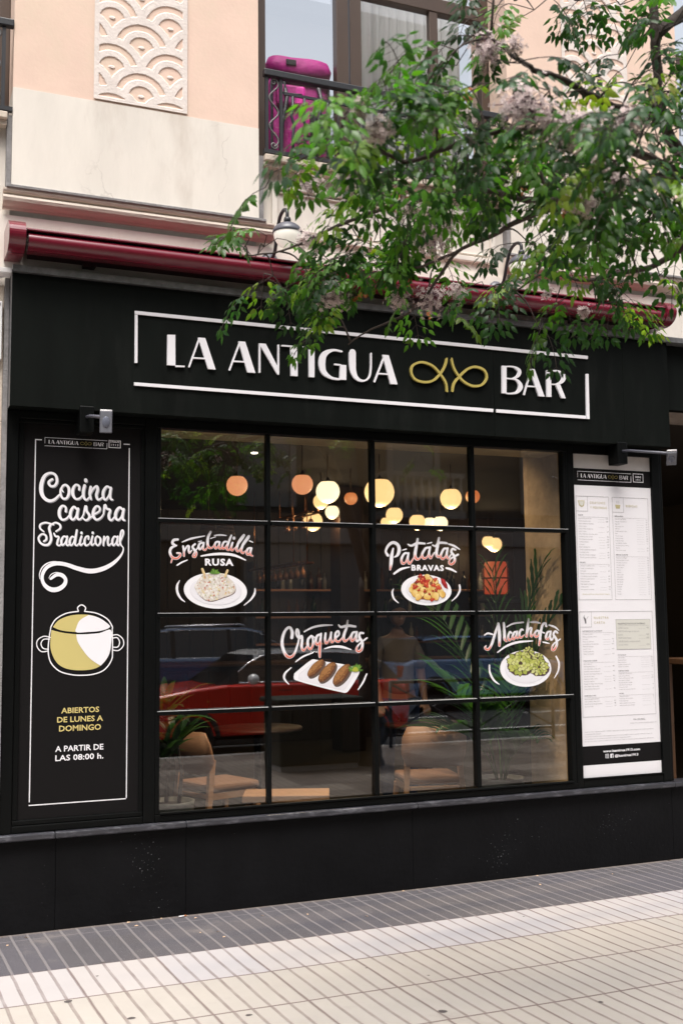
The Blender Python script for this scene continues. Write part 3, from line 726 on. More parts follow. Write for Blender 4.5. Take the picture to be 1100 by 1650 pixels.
def logo_letters(dep, y):
    """returns one builder per letter of the name"""
    out = []
    def L(tr, plates=(), strokes=()):
        m = MB()
        for k, p_ in enumerate(plates): plate(m, tr, p_, y-0.0006*k, dep)
        for k, s_ in enumerate(strokes):
            stroke(m, s_, YS, tr, k=8 if len(s_) > 2 else 1, depth=dep, lift=(YS-y)+0.0003*(k+1), jitter=False)
        out.append(m)
    L(L7, [[(40,57),(75,58),(76,197),(38,194)], [(76,196),(118,198),(118,204),(76,203)]])
    A = lambda tr, x, t0, t1, b0, b1, cy, cx0, cx1, tip: L(tr, [[t0, t1, b1, b0]], [[(*tip[0], 7), (*tip[1], 7)], [(cx0, cy, 6), (cx1, cy+3, 6)]])
    A(L7, 0, (178,70), (211,72), (224,212), (258,215), 162, 156, 208, ((138,203), (184,75)))
    A(L7, 0, (361,87), (392,89), (402,227), (438,230), 177, 338, 388, ((321,217), (368,92)))
    L(L7, [[(454,96),(485,98),(546,215),(546,238),(538,237)], [(454,100),(461,100),(461,229),(454,229)], [(539,102),(546,102),(546,214),(539,200)]])
    L(L7, [[(597,113),(628,115),(630,245),(599,243)], [(557,103),(662,111),(662,117),(557,109)]])
    L(L7, [[(680,115),(706,117),(706,250),(681,248)]])
    L(L7, [[(822,193),(850,195),(850,262),(820,260)]], [[(830,133,7),(790,127,10),(752,145,24),(740,182,30),(748,225,24),(782,252,11),(822,259,7)], [(796,191,6),(824,194,6)]])
    L(L7, [], [[(878,138,30),(878,180,30),(881,220,27),(896,252,17),(925,266,8),(952,252,7),(961,215,7),(962,142,7)]])
    A(L7, 0, (1013,148), (1042,150), (1050,280), (1082,282), 233, 990, 1040, ((978,270), (1023,154)))
    L(L8, [[(572,103),(597,105),(597,256),(573,254)]], [[(598,107,6),(640,110,8),(668,132,19),(660,160,14),(628,174,6),(598,172,5)], [(600,174,5),(650,180,9),(675,215,23),(658,248,14),(620,257,7),(598,256,6)]])
    A(L8, 0, (724,120), (752,122), (775,271), (807,274), 216, 708, 764, ((695,263), (733,128)))
    L(L8, [[(818,128),(843,130),(845,275),(820,274)], [(868,207),(893,207),(924,283),(900,281)]], [[(844,131,6),(885,134,9),(913,160,23),(904,190,16),(872,205,7),(846,205,5)]])
    return out
def logo_loops(dep, y):
    m1 = MB(); m2 = MB()
    stroke(m1, [(268,245,10),(262,200,11),(235,155,11),(190,105,11),(130,84,11),(82,100,11),(71,140,11),(95,180,11),(150,194,11),(200,180,11),(240,135,11),(260,95,11),(266,65,10)], YS, L8, 8, dep, lift=YS-y, jitter=False)
    stroke(m2, [(298,245,10),(308,200,11),(340,160,11),(385,120,11),(430,110,11),(475,130,11),(487,172,11),(460,209,11),(410,215,11),(360,190,11),(322,145,11),(302,105,11),(293,65,10)], YS, L8, 8, dep, lift=YS-y, jitter=False)
    return [m1, m2]
for m in logo_letters(DEP, YS-DEP-0.001): part('letter', m, M['white_letter'], sg)
for m in logo_loops(0.016, YS-0.018): part('loop_ornament', m, M['gold'], sg)
def logo_frame(y, dep):
    out = []
    for p in ([(217,501.5),(945,574),(945,579),(217,506.8)], [(217,507.5),(221.6,508),(221.2,585.3),(216.6,585.3)], [(215.8,616.5),(793,659.3),(793,664.4),(215.8,621.6)], [(798,659.8),(941.8,670.3),(941.8,675.2),(798,664.9)], [(941.6,603),(946,603),(947.8,675.6),(942.9,675.2)]):
        m = MB(); q = [(P(a, c, YS).x, P(a, c, YS).z) for a, c in p]; m.poly(q, y, (y+dep) if dep else None); out.append(m)
    return out
for m in logo_frame(YS-0.011, 0.010): part('frame_line', m, M['white_letter'], sg)
# small printed version of the name for the two panels
def logo_small(x0, z0, width, y):
    """three builders (white name, golden loops, frame), flat on plane y; x0, z0 = lower left of the frame"""
    a = P(216, 619, YS); c = P(946, 674, YS); k = width/(c.x-a.x)
    res = []
    for grp in (logo_letters(None, YS-0.0006), logo_loops(None, YS-0.0005), logo_frame(YS-0.0005, None)):
        mb = MB()
        for m in grp: mb.add([(x0+(vx-a.x)*k, y+(vy-YS)*0.3, z0+(vz-a.z)*k) for vx, vy, vz in m.v], m.f, 0)
        res.append(mb)
    return res
def ring(mb, x0, x1, z0, z1, t, y, gaps=()):
    for nme, (a, c, d, e) in dict(t=(x0, x1, z1-t, z1), b=(x0, x1, z0, z0+t), l=(x0, x0+t, z0+t, z1-t), r=(x1-t, x1, z0+t, z1-t)).items():
        if nme in gaps: continue
        mb.poly([(a, d), (c, d), (c, e), (a, e)], y)
# ------------------------------------------------------------------ left printed panel
lp = thing('wall_panel', 'tall black panel with white script lettering and a cooking pot drawing', 'sign panel', (1.03, 0.0, 0.53))
YP = 0.018
b = MB(); b.box(0.70, 1.352, YP, 0.05, 0.59, 2.752); part('panel_board', b, M['panel_black'], lp)
b = MB(); b.box(0.606, 0.668, -0.008, 0.052, 0.524, 2.820); b.box(1.376, 1.4405, -0.008, 0.052, 0.524, 2.820)
b.box(0.6685, 1.3755, -0.006, 0.052, 0.524, 0.562); b.box(0.6685, 1.3755, -0.006, 0.052, 2.775, 2.820)
part('panel_frame', b, M['frame_black'], lp, 0.004)
b = MB(); b.box(0.669, 0.699, 0.006, 0.050, 0.590, 2.7525); b.box(1.3525, 1.3755, 0.006, 0.05, 0.590, 2.7525); b.box(0.669, 1.3755, 0.004, 0.05, 0.563, 0.5895); b.box(0.669, 1.3755, 0.006, 0.05, 2.753, 2.7745)
part('inner_bead', b, M['frame_black'], lp, 0.004)
CA = (55, 750, 6.875); CB = (55, 800, 6.875)
cocina = [[(203,152,24),(172,172,26),(163,198,28),(186,228,26),(228,224,26),(254,175,28),(238,108,28),(182,84,26),(118,116,34),(84,200,42),(80,285,42),(106,352,38),(165,391,34),(225,378,28),(280,326,20)],
 [(322,290,14),(305,262,18),(318,228,22),(352,216,24),(384,250,30),(386,310,30),(360,362,24),(322,366,24),(296,325,24),(294,270,20),(310,236,16)],
 [(500,268,24),(498,228,24),(462,214,22),(432,258,30),(430,322,32),(462,370,24),(508,362,20),(545,318,14)],
 [(560,222,30),(546,285,32),(550,350,28),(580,382,22),(616,345,14)], [(572,160,36),(573,172,36)],
 [(628,238,28),(616,310,28),(630,372,22)], [(618,330,14),(652,262,20),(694,230,26),(704,270,30),(690,330,30),(708,378,24),(748,360,16),(765,330,14)],
 [(846,252,22),(805,234,24),(768,285,30),(766,348,28),(790,380,22),(826,336,18),(848,270,18)], [(850,248,26),(840,330,28),(852,374,22),(870,378,16)]]
casera = [[(352,165,24),(350,118,22),(312,104,24),(282,150,32),(282,214,32),(312,256,24),(358,245,20),(396,200,14)],
 [(480,148,22),(442,114,24),(408,160,30),(402,224,30),(430,256,22),(464,218,18),(484,145,18)], [(488,134,26),(476,210,28),(490,252,22),(524,240,16),(550,190,12)],
 [(546,205,14),(572,105,26),(582,160,26),(612,206,28),(606,244,24),(572,262,20),(540,238,16)], [(606,246,16),(656,212,14)],
 [(662,198,18),(722,162,20),(724,120,22),(690,108,22),(660,152,30),(656,216,32),(690,256,24),(738,236,18),(772,188,14)],
 [(768,196,14),(784,96,28),(802,132,24),(842,150,24),(828,205,28),(834,248,26),(858,262,20),(892,222,14)],
 [(986,150,24),(946,122,26),(908,170,32),(902,232,30),(932,260,22),(966,224,18),(990,150,18)], [(992,140,26),(978,220,28),(988,258,22),(1004,262,16)]]
trad = [[(108,388,16),(68,352,20),(72,310,20),(124,290,20),(180,300,18),(216,312,16)], [(186,314,16),(236,290,20),(284,310,22),(290,352,20),(244,386,16)],
 [(188,306,24),(168,352,26),(184,420,26),(188,482,26),(158,532,26),(104,534,24),(62,500,22),(52,452,20),(90,416,20),(130,432,22),(136,474,22),(110,496,20)],
 [(222,408,16),(238,440,20),(274,446,18),(262,492,22),(256,530,20),(284,542,16),(310,500,12)],
 [(362,452,18),(328,442,18),(302,490,24),(312,538,20),(346,510,14),(366,448,14)], [(368,442,20),(358,520,22),(376,542,16),(404,506,12)],
 [(448,452,18),(418,446,18),(394,495,24),(406,540,20),(438,508,14),(474,372,18)], [(474,372,20),(458,470,24),(454,528,20),(476,542,16),(504,510,12)],
 [(526,440,20),(508,500,22),(516,540,18),(548,515,12)], [(525,400,26),(525,406,26)],
 [(602,472,18),(602,440,18),(572,450,18),(558,500,24),(574,542,20),(610,525,12),(622,500,10)],
 [(648,440,20),(634,500,22),(642,540,18),(672,515,12)], [(650,400,26),(650,406,26)],
 [(700,440,18),(732,462,22),(734,508,22),(706,542,18),(680,510,22),(682,460,20),(702,440,16)],
 [(776,444,20),(770,500,20),(768,542,16)], [(774,500,12),(802,450,16),(822,452,20),(816,500,22),(826,542,18),(858,515,12)],
 [(922,452,18),(888,444,18),(866,490,24),(876,540,20),(906,514,14),(928,448,14)], [(928,442,20),(918,515,22),(932,542,16),(954,510,12)],
 [(950,512,10),(986,420,16),(984,375,18),(966,385,18),(955,440,22),(950,500,22),(964,542,16)]]
flour = [[(962,540,12),(988,572,14),(976,630,20),(920,702,32),(830,770,44),(720,814,50),(610,826,52),(480,797,48),(360,756,44),(250,742,44),(152,778,40),(100,850,38),(92,920,36),(122,985,42),(190,1030,52),(268,1026,52),(334,980,46),(350,920,38),(308,872,44),(250,868,40),(186,912,26)]]
for (word, tr, dx) in ((cocina, CA, 9), (casera, CB, 9), (trad, CB, 7)):
    m = MB()
    for s in word: stroke(m, [(a+dx, c+dx, w) for a, c, w in s], YP, tr, lift=0.0012)
    part('letter_shadow', m, M['grey_vinyl'], lp)
    m = MB()
    for s in word: stroke(m, s, YP, tr, lift=0.0026)
    part('script_lettering', m, M['white_vinyl'], lp)
m = MB(); stroke(m, flour[0], YP, CB, k=8, lift=0.0026)
stroke(m, [(66,915,5),(62,860,10),(90,790,14),(150,740,14),(230,722,12),(312,736,5)], YP, CB, k=8, lift=0.0026); stroke(m, [(165,905,6),(190,865,9),(240,842,8),(300,848,4)], YP, CB, lift=0.0026)
part('flourish', m, M['white_vinyl'], lp)
CP = (0, 960, 4.2308)
def fill(mb, pts, y, tr, k=5, cols=None, Y=None):
    q = catmull([tuple(map(float, p)) for p in pts+[pts[0]]], k)[:-1] if k > 1 else pts
    mb.poly([(P(tr[0]+a/tr[2], tr[1]+c/tr[2], Y).x, P(tr[0]+a/tr[2], tr[1]+c/tr[2], Y).z) for a, c in q], y)
m = MB()
fill(m, [(362,213),(400,168),(468,138),(540,128),(610,131),(670,148),(722,180),(750,213),(690,238),(560,248),(430,238)], YP-0.0012, CP, Y=YP)
fill(m, [(352,233),(440,254),(560,263),(680,254),(757,233),(758,330),(742,405),(700,465),(640,498),(550,508),(460,498),(398,465),(362,410),(345,340)], YP-0.0012, CP, Y=YP)
part('pot_drawing', m, M['khaki_vinyl'], lp)
m = MB()
fill(m, [(606,131),(670,148),(722,180),(750,213),(690,238),(600,247),(521,248),(524,210),(548,165)], YP-0.0024, CP, Y=YP)
fill(m, [(521,263),(600,261),(680,254),(757,233),(758,330),(742,405),(696,468),(676,470),(610,424),(556,356),(528,305)], YP-0.0024, CP, k=4, Y=YP)
part('pot_highlight', m, M['white_vinyl'], lp)
m = MB()
for s in ([(347,222,7),(352,205,8),(384,158,8),(452,120,8),(536,106,8)], [(536,106,8),(531,80,8),(557,62,8),(584,80,8),(578,106,8)], [(578,106,8),(662,120,8),(732,158,8),(764,205,8),(768,222,7)],
          [(347,222,7),(336,290,8),(330,380,8),(348,455,8),(404,512,8),(480,536,8),(555,542,8),(640,534,8),(712,504,8),(760,440,8),(768,370,8),(766,222,7)],
          [(345,284,7),(300,276,7),(258,302,7),(254,345,7),(284,380,7),(330,376,7)], [(340,296,7),(300,297,7),(281,326,7),(296,358,7),(332,364,7)],
          [(765,270,7),(802,266,7),(838,295,7),(842,338,7),(810,372,7),(770,370,7)], [(768,289,7),(800,286,7),(816,316,7),(804,348,7),(770,350,7)]):
    stroke(m, s, YP, CP, lift=0.0022)
part('pot_outline', m, M['white_vinyl'], lp)
def ptext(mb, s, u0, u1, vb, cap, tr, y, Y, bold=0.03, mi=0):
    a = P(tr[0]+u0/tr[2], tr[1]+vb/tr[2], Y); c = P(tr[0]+u1/tr[2], tr[1]+vb/tr[2], Y); t = P(tr[0]+u0/tr[2], tr[1]+(vb-cap)/tr[2], Y)
    mid = P(tr[0]+(u0+u1)/2/tr[2], tr[1]+vb/tr[2], Y)
    text(mb, s, a.x, mid.z, t.z-a.z, y, width=c.x-a.x, bold=bold, mi=mi)
m = MB(); ptext(m, 'ABIERTOS', 419, 677, 796, 38, CP, YP-0.0012, YP, .018); ptext(m, 'DE LUNES A', 391, 703, 857, 38, CP, YP-0.0012, YP, .018); ptext(m, 'DOMINGO', 404, 690, 918, 40, CP, YP-0.0012, YP, .018)
part('opening_days', m, M['tan_vinyl'], lp)
m = MB(); ptext(m, 'A PARTIR DE', 378, 706, 1055, 40, CP, YP-0.0012, YP, .018); ptext(m, 'LAS 08:00 h.', 378, 706, 1117, 40, CP, YP-0.0012, YP, .018)
part('opening_hours', m, M['white_vinyl'], lp)
a = P(72, 718, YP)
lw = logo_small(P(72.4, 718, YP).x, P(72.4, 718.2, YP).z, P(172.7, 722, YP).x-P(72.4, 718, YP).x, YP-0.0012)
for mb, mm, nm in zip(lw, ('white_vinyl', 'gold', 'white_vinyl'), ('name_print', 'loop_print', 'name_frame')): part(nm, mb, M[mm], lp)
m = MB()
zx0, zx1 = 0.846-0.0, 0
X = lambda u, v: P(u, v, YP).x
Z = lambda u, v: P(u, v, YP).z
bx0, bx1, bz0, bz1 = X(175.5, 716), X(194.8, 716), Z(185, 722), Z(185, 709.5)
ring(m, bx0, bx1, bz0, bz1, 0.0042, YP-0.0012)
text(m, 'DESDE', (bx0+bx1)/2, bz0+0.032, 0.013, YP-0.0012, 'c', bold=.03); text(m, '1913', (bx0+bx1)/2, bz0+0.012, 0.012, YP-0.0012, 'c', bold=.02, space=1.5)
t = 0.0055
xl, xr = X(57, 707), X(209.4, 721); zt, zb = Z(57, 707.4), Z(125, 1291.5)
for (q0, q1, q2, q3) in ((xl, xl+t, zb+0.014, zt), (xr-t, xr, zb, Z(209, 722)), (xl, xr-t-0.0004, zb-t, zb), (xl+t, X(68, 708), zt-t, zt), (X(199.5, 714), xr, zt-t, zt)):
    m.poly([(q0, q2), (q1, q2), (q1, q3), (q0, q3)], YP-0.0014)
part('border_line', m, M['white_vinyl'], lp)
# ------------------------------------------------------------------ shop window
sw = thing('shop_window', 'large black metal window of sixteen panes with painted food on the glass', 'window', (2.85, 0.0, 0.53))
XS = [1.445, 2.114, 2.137, 2.802, 2.830, 3.513, 3.541, 4.238]
b = MB()
b.box(1.4415, 1.468, -0.006, 0.055, 0.5645, 2.766); b.box(4.222, 4.255, -0.006, 0.055, 0.5645, 2.766)
b.box(1.4415, 4.255, -0.009, 0.055, 0.524, 0.564); b.box(1.4415, 4.255, -0.007, 0.055, 2.7665, 2.820)
part('frame', b, M['frame_black'], sw, 0.004)
b = MB(); b.box(1.4685, 4.2215, -0.020, 0.0, 0.5642, 0.578); part('bottom_bead', b, M['frame_black'], sw, 0.004)
for a, c in ((2.114, 2.137), (2.802, 2.830), (3.513, 3.541)):
    b = MB(); b.box(a, c, -0.001, 0.05, 0.5785, 2.766); part('mullion', b, M['frame_black'], sw, 0.004)
ZS = [2.2255, 1.6800, 1.1250]
for z in ZS:
    b = MB()
    for a, c in ((1.452, 2.1135), (2.1375, 2.8015), (2.8305, 3.5125), (3.5415, 4.243)): b.box(a, c, -0.012, 0.048, z-0.011, z+0.011)
    part('glazing_bar', b, M['frame_black'], sw, 0.004)
    b = MB()
    for a, c in ((1.452, 2.1135), (2.1375, 2.8015), (2.8305, 3.5125), (3.5415, 4.243)): b.box(a, c, -0.014, 0.0, z+0.0112, z+0.0142)
    part('bar_highlight', b, M['bar_highlight'], sw)
YG = 0.030
zz = [0.565, 1.114, 1.136, 1.669, 1.691, 2.2145, 2.2365, 2.766]
for i in range(4):
    for j in range(4):
        b = MB(); b.poly([(XS[2*i]-0.001, zz[2*j]), (XS[2*i+1]+0.001, zz[2*j]), (XS[2*i+1]+0.001, zz[2*j+1]), (XS[2*i]-0.001, zz[2*j+1])], YG); part('pane', b, M['shop_glass'], sw)
# ------------------------------------------------------------------ menu panel
mp = thing('menu_panel', 'tall white menu board in a black frame beside the doorway', 'menu board', (4.63, 0.0, 0.53))
YM = 0.012
mx0, mx1, mz0, mz1 = 4.307, 4.953, 0.583, 2.757
b = MB(); b.box(mx0-0.02, mx1+0.02, YM, 0.05, mz0-0.02, mz1+0.02); part('backing', b, M['paper_grey'], mp)
b = MB(); b.box(4.2555, 4.306, -0.008, 0.052, 0.524, 2.820); b.box(4.954, 5.022, -0.008, 0.052, 0.524, 2.820)
b.box(4.3065, 4.9535, -0.006, 0.052, 0.524, 0.578); b.box(4.3065, 4.9535, -0.006, 0.052, 2.760, 2.820); b.box(5.0225, 5.045, -0.002, 0.30, 0.524, 2.820)
part('menu_frame', b, M['frame_black'], mp, 0.004)
b = MB(); b.box(4.30, 4.96, -0.014, 0.0, 0.5785, 0.588); part('bead', b, M['frame_black'], mp, 0.003)
zA = P(985, 757, YM).z; zB = P(985, 784, YM).z; zC = P(1000, 1199, YM).z; zD = P(1000, 1229.5, YM).z
b = MB(); b.poly([(mx0, zC), (mx1, zC), (mx1, zB), (mx0, zB)], YM-0.0012); part('paper', b, M['paper'], mp); b = MB(); b.poly([(mx0, mz0), (mx1, mz0), (mx1, zD), (mx0, zD)], YM-0.0012); part('paper', b, M['paper'], mp)
b = MB(); b.poly([(mx0, zB+0.0002), (mx1, zB+0.0002), (mx1, zA), (mx0, zA)], YM-0.0014); part('black_band', b, M['panel_black'], mp); b = MB(); b.poly([(mx0, zD+0.0002), (mx1, zD+0.0002), (mx1, zC-0.0002), (mx0, zC-0.0002)], YM-0.0014); part('black_band', b, M['panel_black'], mp)
lw = logo_small(P(929.5, 772, YM).x, P(929.5, 773.2, YM).z, P(1015.5, 777, YM).x-P(929.5, 772, YM).x, YM-0.0026)
for mb, mm, nm in zip(lw, ('white_vinyl', 'gold', 'white_vinyl'), ('name_print', 'loop_print', 'name_frame')): part(nm, mb, M[mm], mp)
m = MB(); x0, x1 = P(1018.5, 770, YM).x, P(1035, 770, YM).x; z0, z1 = P(1027, 777.5, YM).z, P(1027, 763.5, YM).z
ring(m, x0, x1, z0, z1, 0.004, YM-0.0026); text(m, 'DESDE', (x0+x1)/2, z0+0.032, 0.012, YM-0.0026, 'c', bold=.03); text(m, '1913', (x0+x1)/2, z0+0.012, 0.012, YM-0.0026, 'c', bold=.02, space=1.4)
zc = (mx0+mx1)/2
CM = (900, 960, 5.0)
ptext(m, 'www.laantigua1913.com', 352, 650, 1252, 20, CM, YM-0.0026, YM, .03); ptext(m, '@laantigua1913', 446, 636, 1292, 20, CM, YM-0.0026, YM, .03)
q0 = P(900+372/5, 960+1308/5, YM); q1 = P(900+398/5, 960+1282/5, YM)
ring(m, q0.x, q1.x, q0.z, q0.z+0.027, 0.003, YM-0.0026)
cxq, czq = (q0.x+q1.x)/2, q0.z+0.0135
for k in range(10):
    a0, a1 = k*math.pi/5, (k+1)*math.pi/5
    m.add([(cxq+r*math.cos(a), YM-0.0026, czq+r*math.sin(a)) for r, a in ((.0045, a0), (.0075, a0), (.0075, a1), (.0045, a1))], [(0, 1, 2, 3)])
q2 = P(900+411/5, 960+1306/5, YM); m.poly([(q2.x, q2.z), (q2.x+0.026, q2.z), (q2.x+0.026, q2.z+0.027), (q2.x, q2.z+0.027)], YM-0.0026)
part('band_lettering', m, M['white_vinyl'], mp)
m = MB(); text(m, 'f', q2.x+0.0165, q2.z+0.001, 0.020, YM-0.004, 'c', bold=.05); part('band_symbol', m, M['panel_black'], mp)
# menu text
ink = MB(); soft = MB(); gold = MB(); lines = MB(); tint = MB(); tint2 = MB()
yt = YM-0.0026
def col_items(x0, x1, z, items, cap=0.0105, lead=0.0255, zend=None):
    if zend is not None:                   # spread the lines over the column
        lead = (z-zend)/sum(0.9 if i is None else 1.25 if i[0] == '#' else 1.0 for i in items)
        cap = min(cap, lead*0.46)
    for it in items:
        if it is None: z -= lead*0.9; continue
        if it.startswith('#'):
            text(ink, it[1:], x0, z, cap*1.05, yt, bold=.01); lines.poly([(x0, z-0.009), (x1, z-0.009), (x1, z-0.0078), (x0, z-0.0078)], yt); z -= lead*1.25; continue
        if '|' in it:
            nme, pr = it.split('|')
            if nme: text(soft, nme, x0, z, cap, yt, stretch=.92)
            text(ink, pr, x1, z, cap, yt, 'r')
            lines.poly([(x0+(x1-x0)*0.66, z-0.002), (x1-0.03, z-0.002), (x1-0.03, z-0.0012), (x0+(x1-x0)*0.66, z-0.0012)], yt)
        else: text(soft, it, x0, z, cap, yt, stretch=.92)
        z -= lead
    return z
CN = (880, 680, 4.8545)
def pm(tr, a, c): p = P(tr[0]+a/tr[2], tr[1]+c/tr[2], YM); return p.x, p.z
lx0, lz1 = pm(CN, 222, 577); lx1, lz0 = pm(CN, 510, 1391); lx1 = 4.595
rx0 = 4.622; rx1 = pm(CN, 822, 1391)[0]
rx1 = 4.925; lx0 = 4.325
bz = pm(CN, 400, 1391)[1]; tz = pm(CN, 400, 583)[1]
def frame_col(x0, x1, z0, z1):
    t = 0.0022
    ring(lines, x0, x1, z0, z1, t, yt)
    ring(lines, x0, x0+0.095, z1-0.105, z1, t, yt-0.0003)
frame_col(lx0, lx1, bz, tz); frame_col(rx0, rx1, bz, tz)
text(gold, 'DESAYUNOS', lx0+0.115, tz-0.052, 0.016, yt, space=1.25, stretch=.85); text(gold, 'Y MERIENDAS', lx0+0.115, tz-0.085, 0.016, yt, space=1.25, stretch=.85)
text(gold, 'BEBIDAS', rx0+0.115, tz-0.066, 0.016, yt, space=1.25)
def cup(x, z, kind):
    s = 0.03
    if kind == 0:
        gold.poly([(x-s, z+.02), (x+s*.8, z+.02), (x+s*.6, z-.015), (x+.0, z-.026), (x-s*.7, z-.012)], yt); tint2.poly([(x-s*.8, z+.016), (x+s*.6, z+.016), (x+s*.4, z-.01), (x, z-.018), (x-s*.5, z-.008)], yt-0.0005)
    elif kind == 1:
        gold.poly([(x-.022, z), (x+.022, z), (x+.016, z-.026), (x-.016, z-.026)], yt)
        for k in (-1, 0, 1): lines.poly([(x+k*.01-.001, z+.008), (x+k*.01+.001, z+.008), (x+k*.01+.002, z+.028), (x+k*.01, z+.028)], yt)
    else:
        ink.poly([(x-.004, z-.03), (x+.006, z-.03), (x+.004, z), (x-.01, z+.012), (x-.006, z+.03), (x-.016, z+.012), (x-.01, z-.004)], yt); lines.poly([(x+.01, z), (x+.024, z+.016), (x+.022, z+.018), (x+.008, z+.002)], yt)
cup(lx0+0.047, tz-0.052, 0); cup(rx0+0.047, tz-0.052, 1)
col_items(lx0+0.018, lx1-0.012, tz-0.135, ['#DULCE', 'Ración de churros 6 uds.|2,70', 'Ración de porras 2 uds.|2,20', 'Churro bañado en chocolate', 'blanco o negro|1,1', 'Churro relleno de dulce de', 'leche o crema|1,8', 'Churro bañado en chocolate relleno', 'de dulce de leche o crema|2,3', 'Porra bañada en chocolate|1,8', 'Croissant plancha|2,75', 'Croissant|2,3', 'Bollería del día (c.u.)|2,3', 'Tarritas tostadas de mantequilla', 'con sirope o miel|3,8', 'Bizcocho de limón "La Antigua"|3,5', 'Tarta de queso de la tía Micaela|4,5', None, '#SALADO', 'Croissant o sandwich mixto|4,7', 'Tostada con mantequilla y', 'mermelada|2,5', 'Tostada con tomate y mantequilla', 'o mermelada (normal o integral)|2,9', 'Molletes con jamón ibérico|4,5', 'Pincho de tortilla|3,5', 'Pulga integral con aguacate', 'y huevo poché|5,5', 'Huevos fritos o revueltos|5,5'], zend=bz+0.05)
col_items(rx0+0.018, rx1-0.012, tz-0.135, ['#BEBIDAS FRÍAS', 'Caña de cerveza 200 ml.|2,0', 'Doble de cerveza 330 ml.|3,3', 'Agua 1/2 l.|2,2', 'Agua con gas 1/2 l.|2,4', 'Refrescos|2,7', 'Aquarius, naranja o limón|2,7', 'Bitter|2,7', 'Tinto de verano|2,7', 'Copa de verdejo|2,8', 'Doble de cerveza|3,3', 'Jarra Verdejo 4 botellas|3,3', 'Jarra Rioja (crianza, reserva)', 'Albariño|3,8', 'Copa de vino rosado|2,8', None, '#BEBIDAS CALIENTES', 'Chocolate "La Antigua"|3,0', 'Chocolate blanco con nata|3,8', 'Chocolate con churros|3,5', 'Chocolate (suizo)|3,5', 'blanco o negro|3,0', 'Cola-cao|2,0', 'Café solo|1,5', 'Café con leche|1,8', 'Café bombón|2,20', 'Café capuchino|2,5', 'Café irlandés|4,5', 'Poleo menta|1,7', 'Manzanilla|1,7', 'Té verde|1,7', 'Té rojo|1,7', 'Té negro|1,7'], zend=bz+0.02)
text(gold, 'SERVIDOS HASTA LAS 12:30', lx0+0.03, bz+0.035, 0.007, yt); text(gold, 'SUPLEMENTO TERRAZA', lx1-0.02, bz+0.035, 0.007, yt, 'r')
C2 = (900, 960, 5.0)
tz2 = P(900+450/5, 960+125/5, YM).z; bz2 = P(900+450/5, 960+967/5, YM).z
frame_col(lx0, rx1, bz2, tz2)
text(gold, 'NUESTRA', lx0+0.115, tz2-0.05, 0.016, yt, space=1.4); text(gold, 'CARTA', lx0+0.115, tz2-0.083, 0.016, yt, space=1.4)
cup(lx0+0.047, tz2-0.05, 2)
col_items(lx0+0.02, lx1-0.0, tz2-0.135, ['#LOS PINCHOS DE "LA ANTIGUA"', 'Croquetas de jamón|1', 'Nuestras croquetas de jamón', 'con cecina|9,5', 'Patatas con salsa brava|8', 'La ensaladilla rusa con ventresca|10,5', 'Alcachofas confitadas', 'a baja (T 3 uds.)|11,5', 'Tortilla de patata de la', '"Antigua" al momento|11,5', None, None, '#PARA PICAR O CENAR', 'Jamón real de la', 'Hamburguesa (blanco o ...)|18,5', 'Cono relleno blanco, crema, olivas', 'manzanilla y tomate caramelizado|14,5', 'El revuelto de la Antigua: huevos con', 'trufa de miel o jamón|13,5', 'Gambones al ajillo y salmón|11,5', 'Surtido de croquetas|9,5', 'Ensalada "La Antigua": base de lechuga', 'pollo campero, queso de cabra', 'nueces, tomate y salsa especial|12,5', None, None, '#ENTRE PAN Y PAN', 'Bocata de calamares (mollete)', 'alioli con limón y cilantro fresco|8,5', 'Pepito de ternera de aguja (cebolla)|9,8', 'Bocata de tortilla|6,5'], zend=bz2+0.05)
zq = tz2-0.055
tint.poly([(rx0-0.005, zq-0.205), (rx1-0.02, zq-0.205), (rx1-0.02, zq), (rx0-0.005, zq)], yt+0.0004); ring(lines, rx0-0.005, rx1-0.02, zq-0.205, zq, 0.0022, yt)
col_items(rx0+0.012, rx1-0.035, zq-0.035, ['#NUESTROS PLATOS DE INVIERNO', 'LUNES Lentejas|9,5', 'MARTES Albóndigas de mar con', 'puntilla|10,5', 'MIÉRCOLES Fabada|10,5', 'JUEVES Cocido completo servido', 'en tres vuelcos|12,5'], zend=zq-0.20)
col_items(rx0+0.002, rx1-0.012, zq-0.245, ['#LOS PESCADOS', 'Lomos de lubina|17,5', 'Bacalao a la vizcaína|16,5', 'Pulpo a la marinera|18', 'Lenguado a la plancha al ajillo|18', 'Chipirones encebollados|17,5', None, '#NUESTRAS CARNES', 'Solomillo ibérico con reducción', 'al vino de Pedro Ximénez|16,5', 'Tiras de costillar de lechón al ajillo|22,5', 'Hamburguesa "La Antigua"', 'buey madurado, bacon, cheddar', 'rúcula, cebolla y salsa mostaza|15', 'Cachopo de ternera', 'con jamón ibérico y queso semicurado|19', None, '#POSTRES', 'Coulant de chocolate|6,5', 'Tarta de queso de la tía Micaela|6', 'Torrija caramelizada|6', 'Helados artesanos (1 bola y 2 bolas)', 'vainilla, chocolate, leche merengada|4'], zend=bz2+0.05)
text(ink, 'IVA 10% INCL.', rx1-0.09, bz2-0.035, 0.012, yt, 'r'); text(soft, 'PRECIOS CON IVA INCLUIDO. SERVICIO DE TERRAZA +10%', rx1, bz2-0.057, 0.006, yt, 'r')
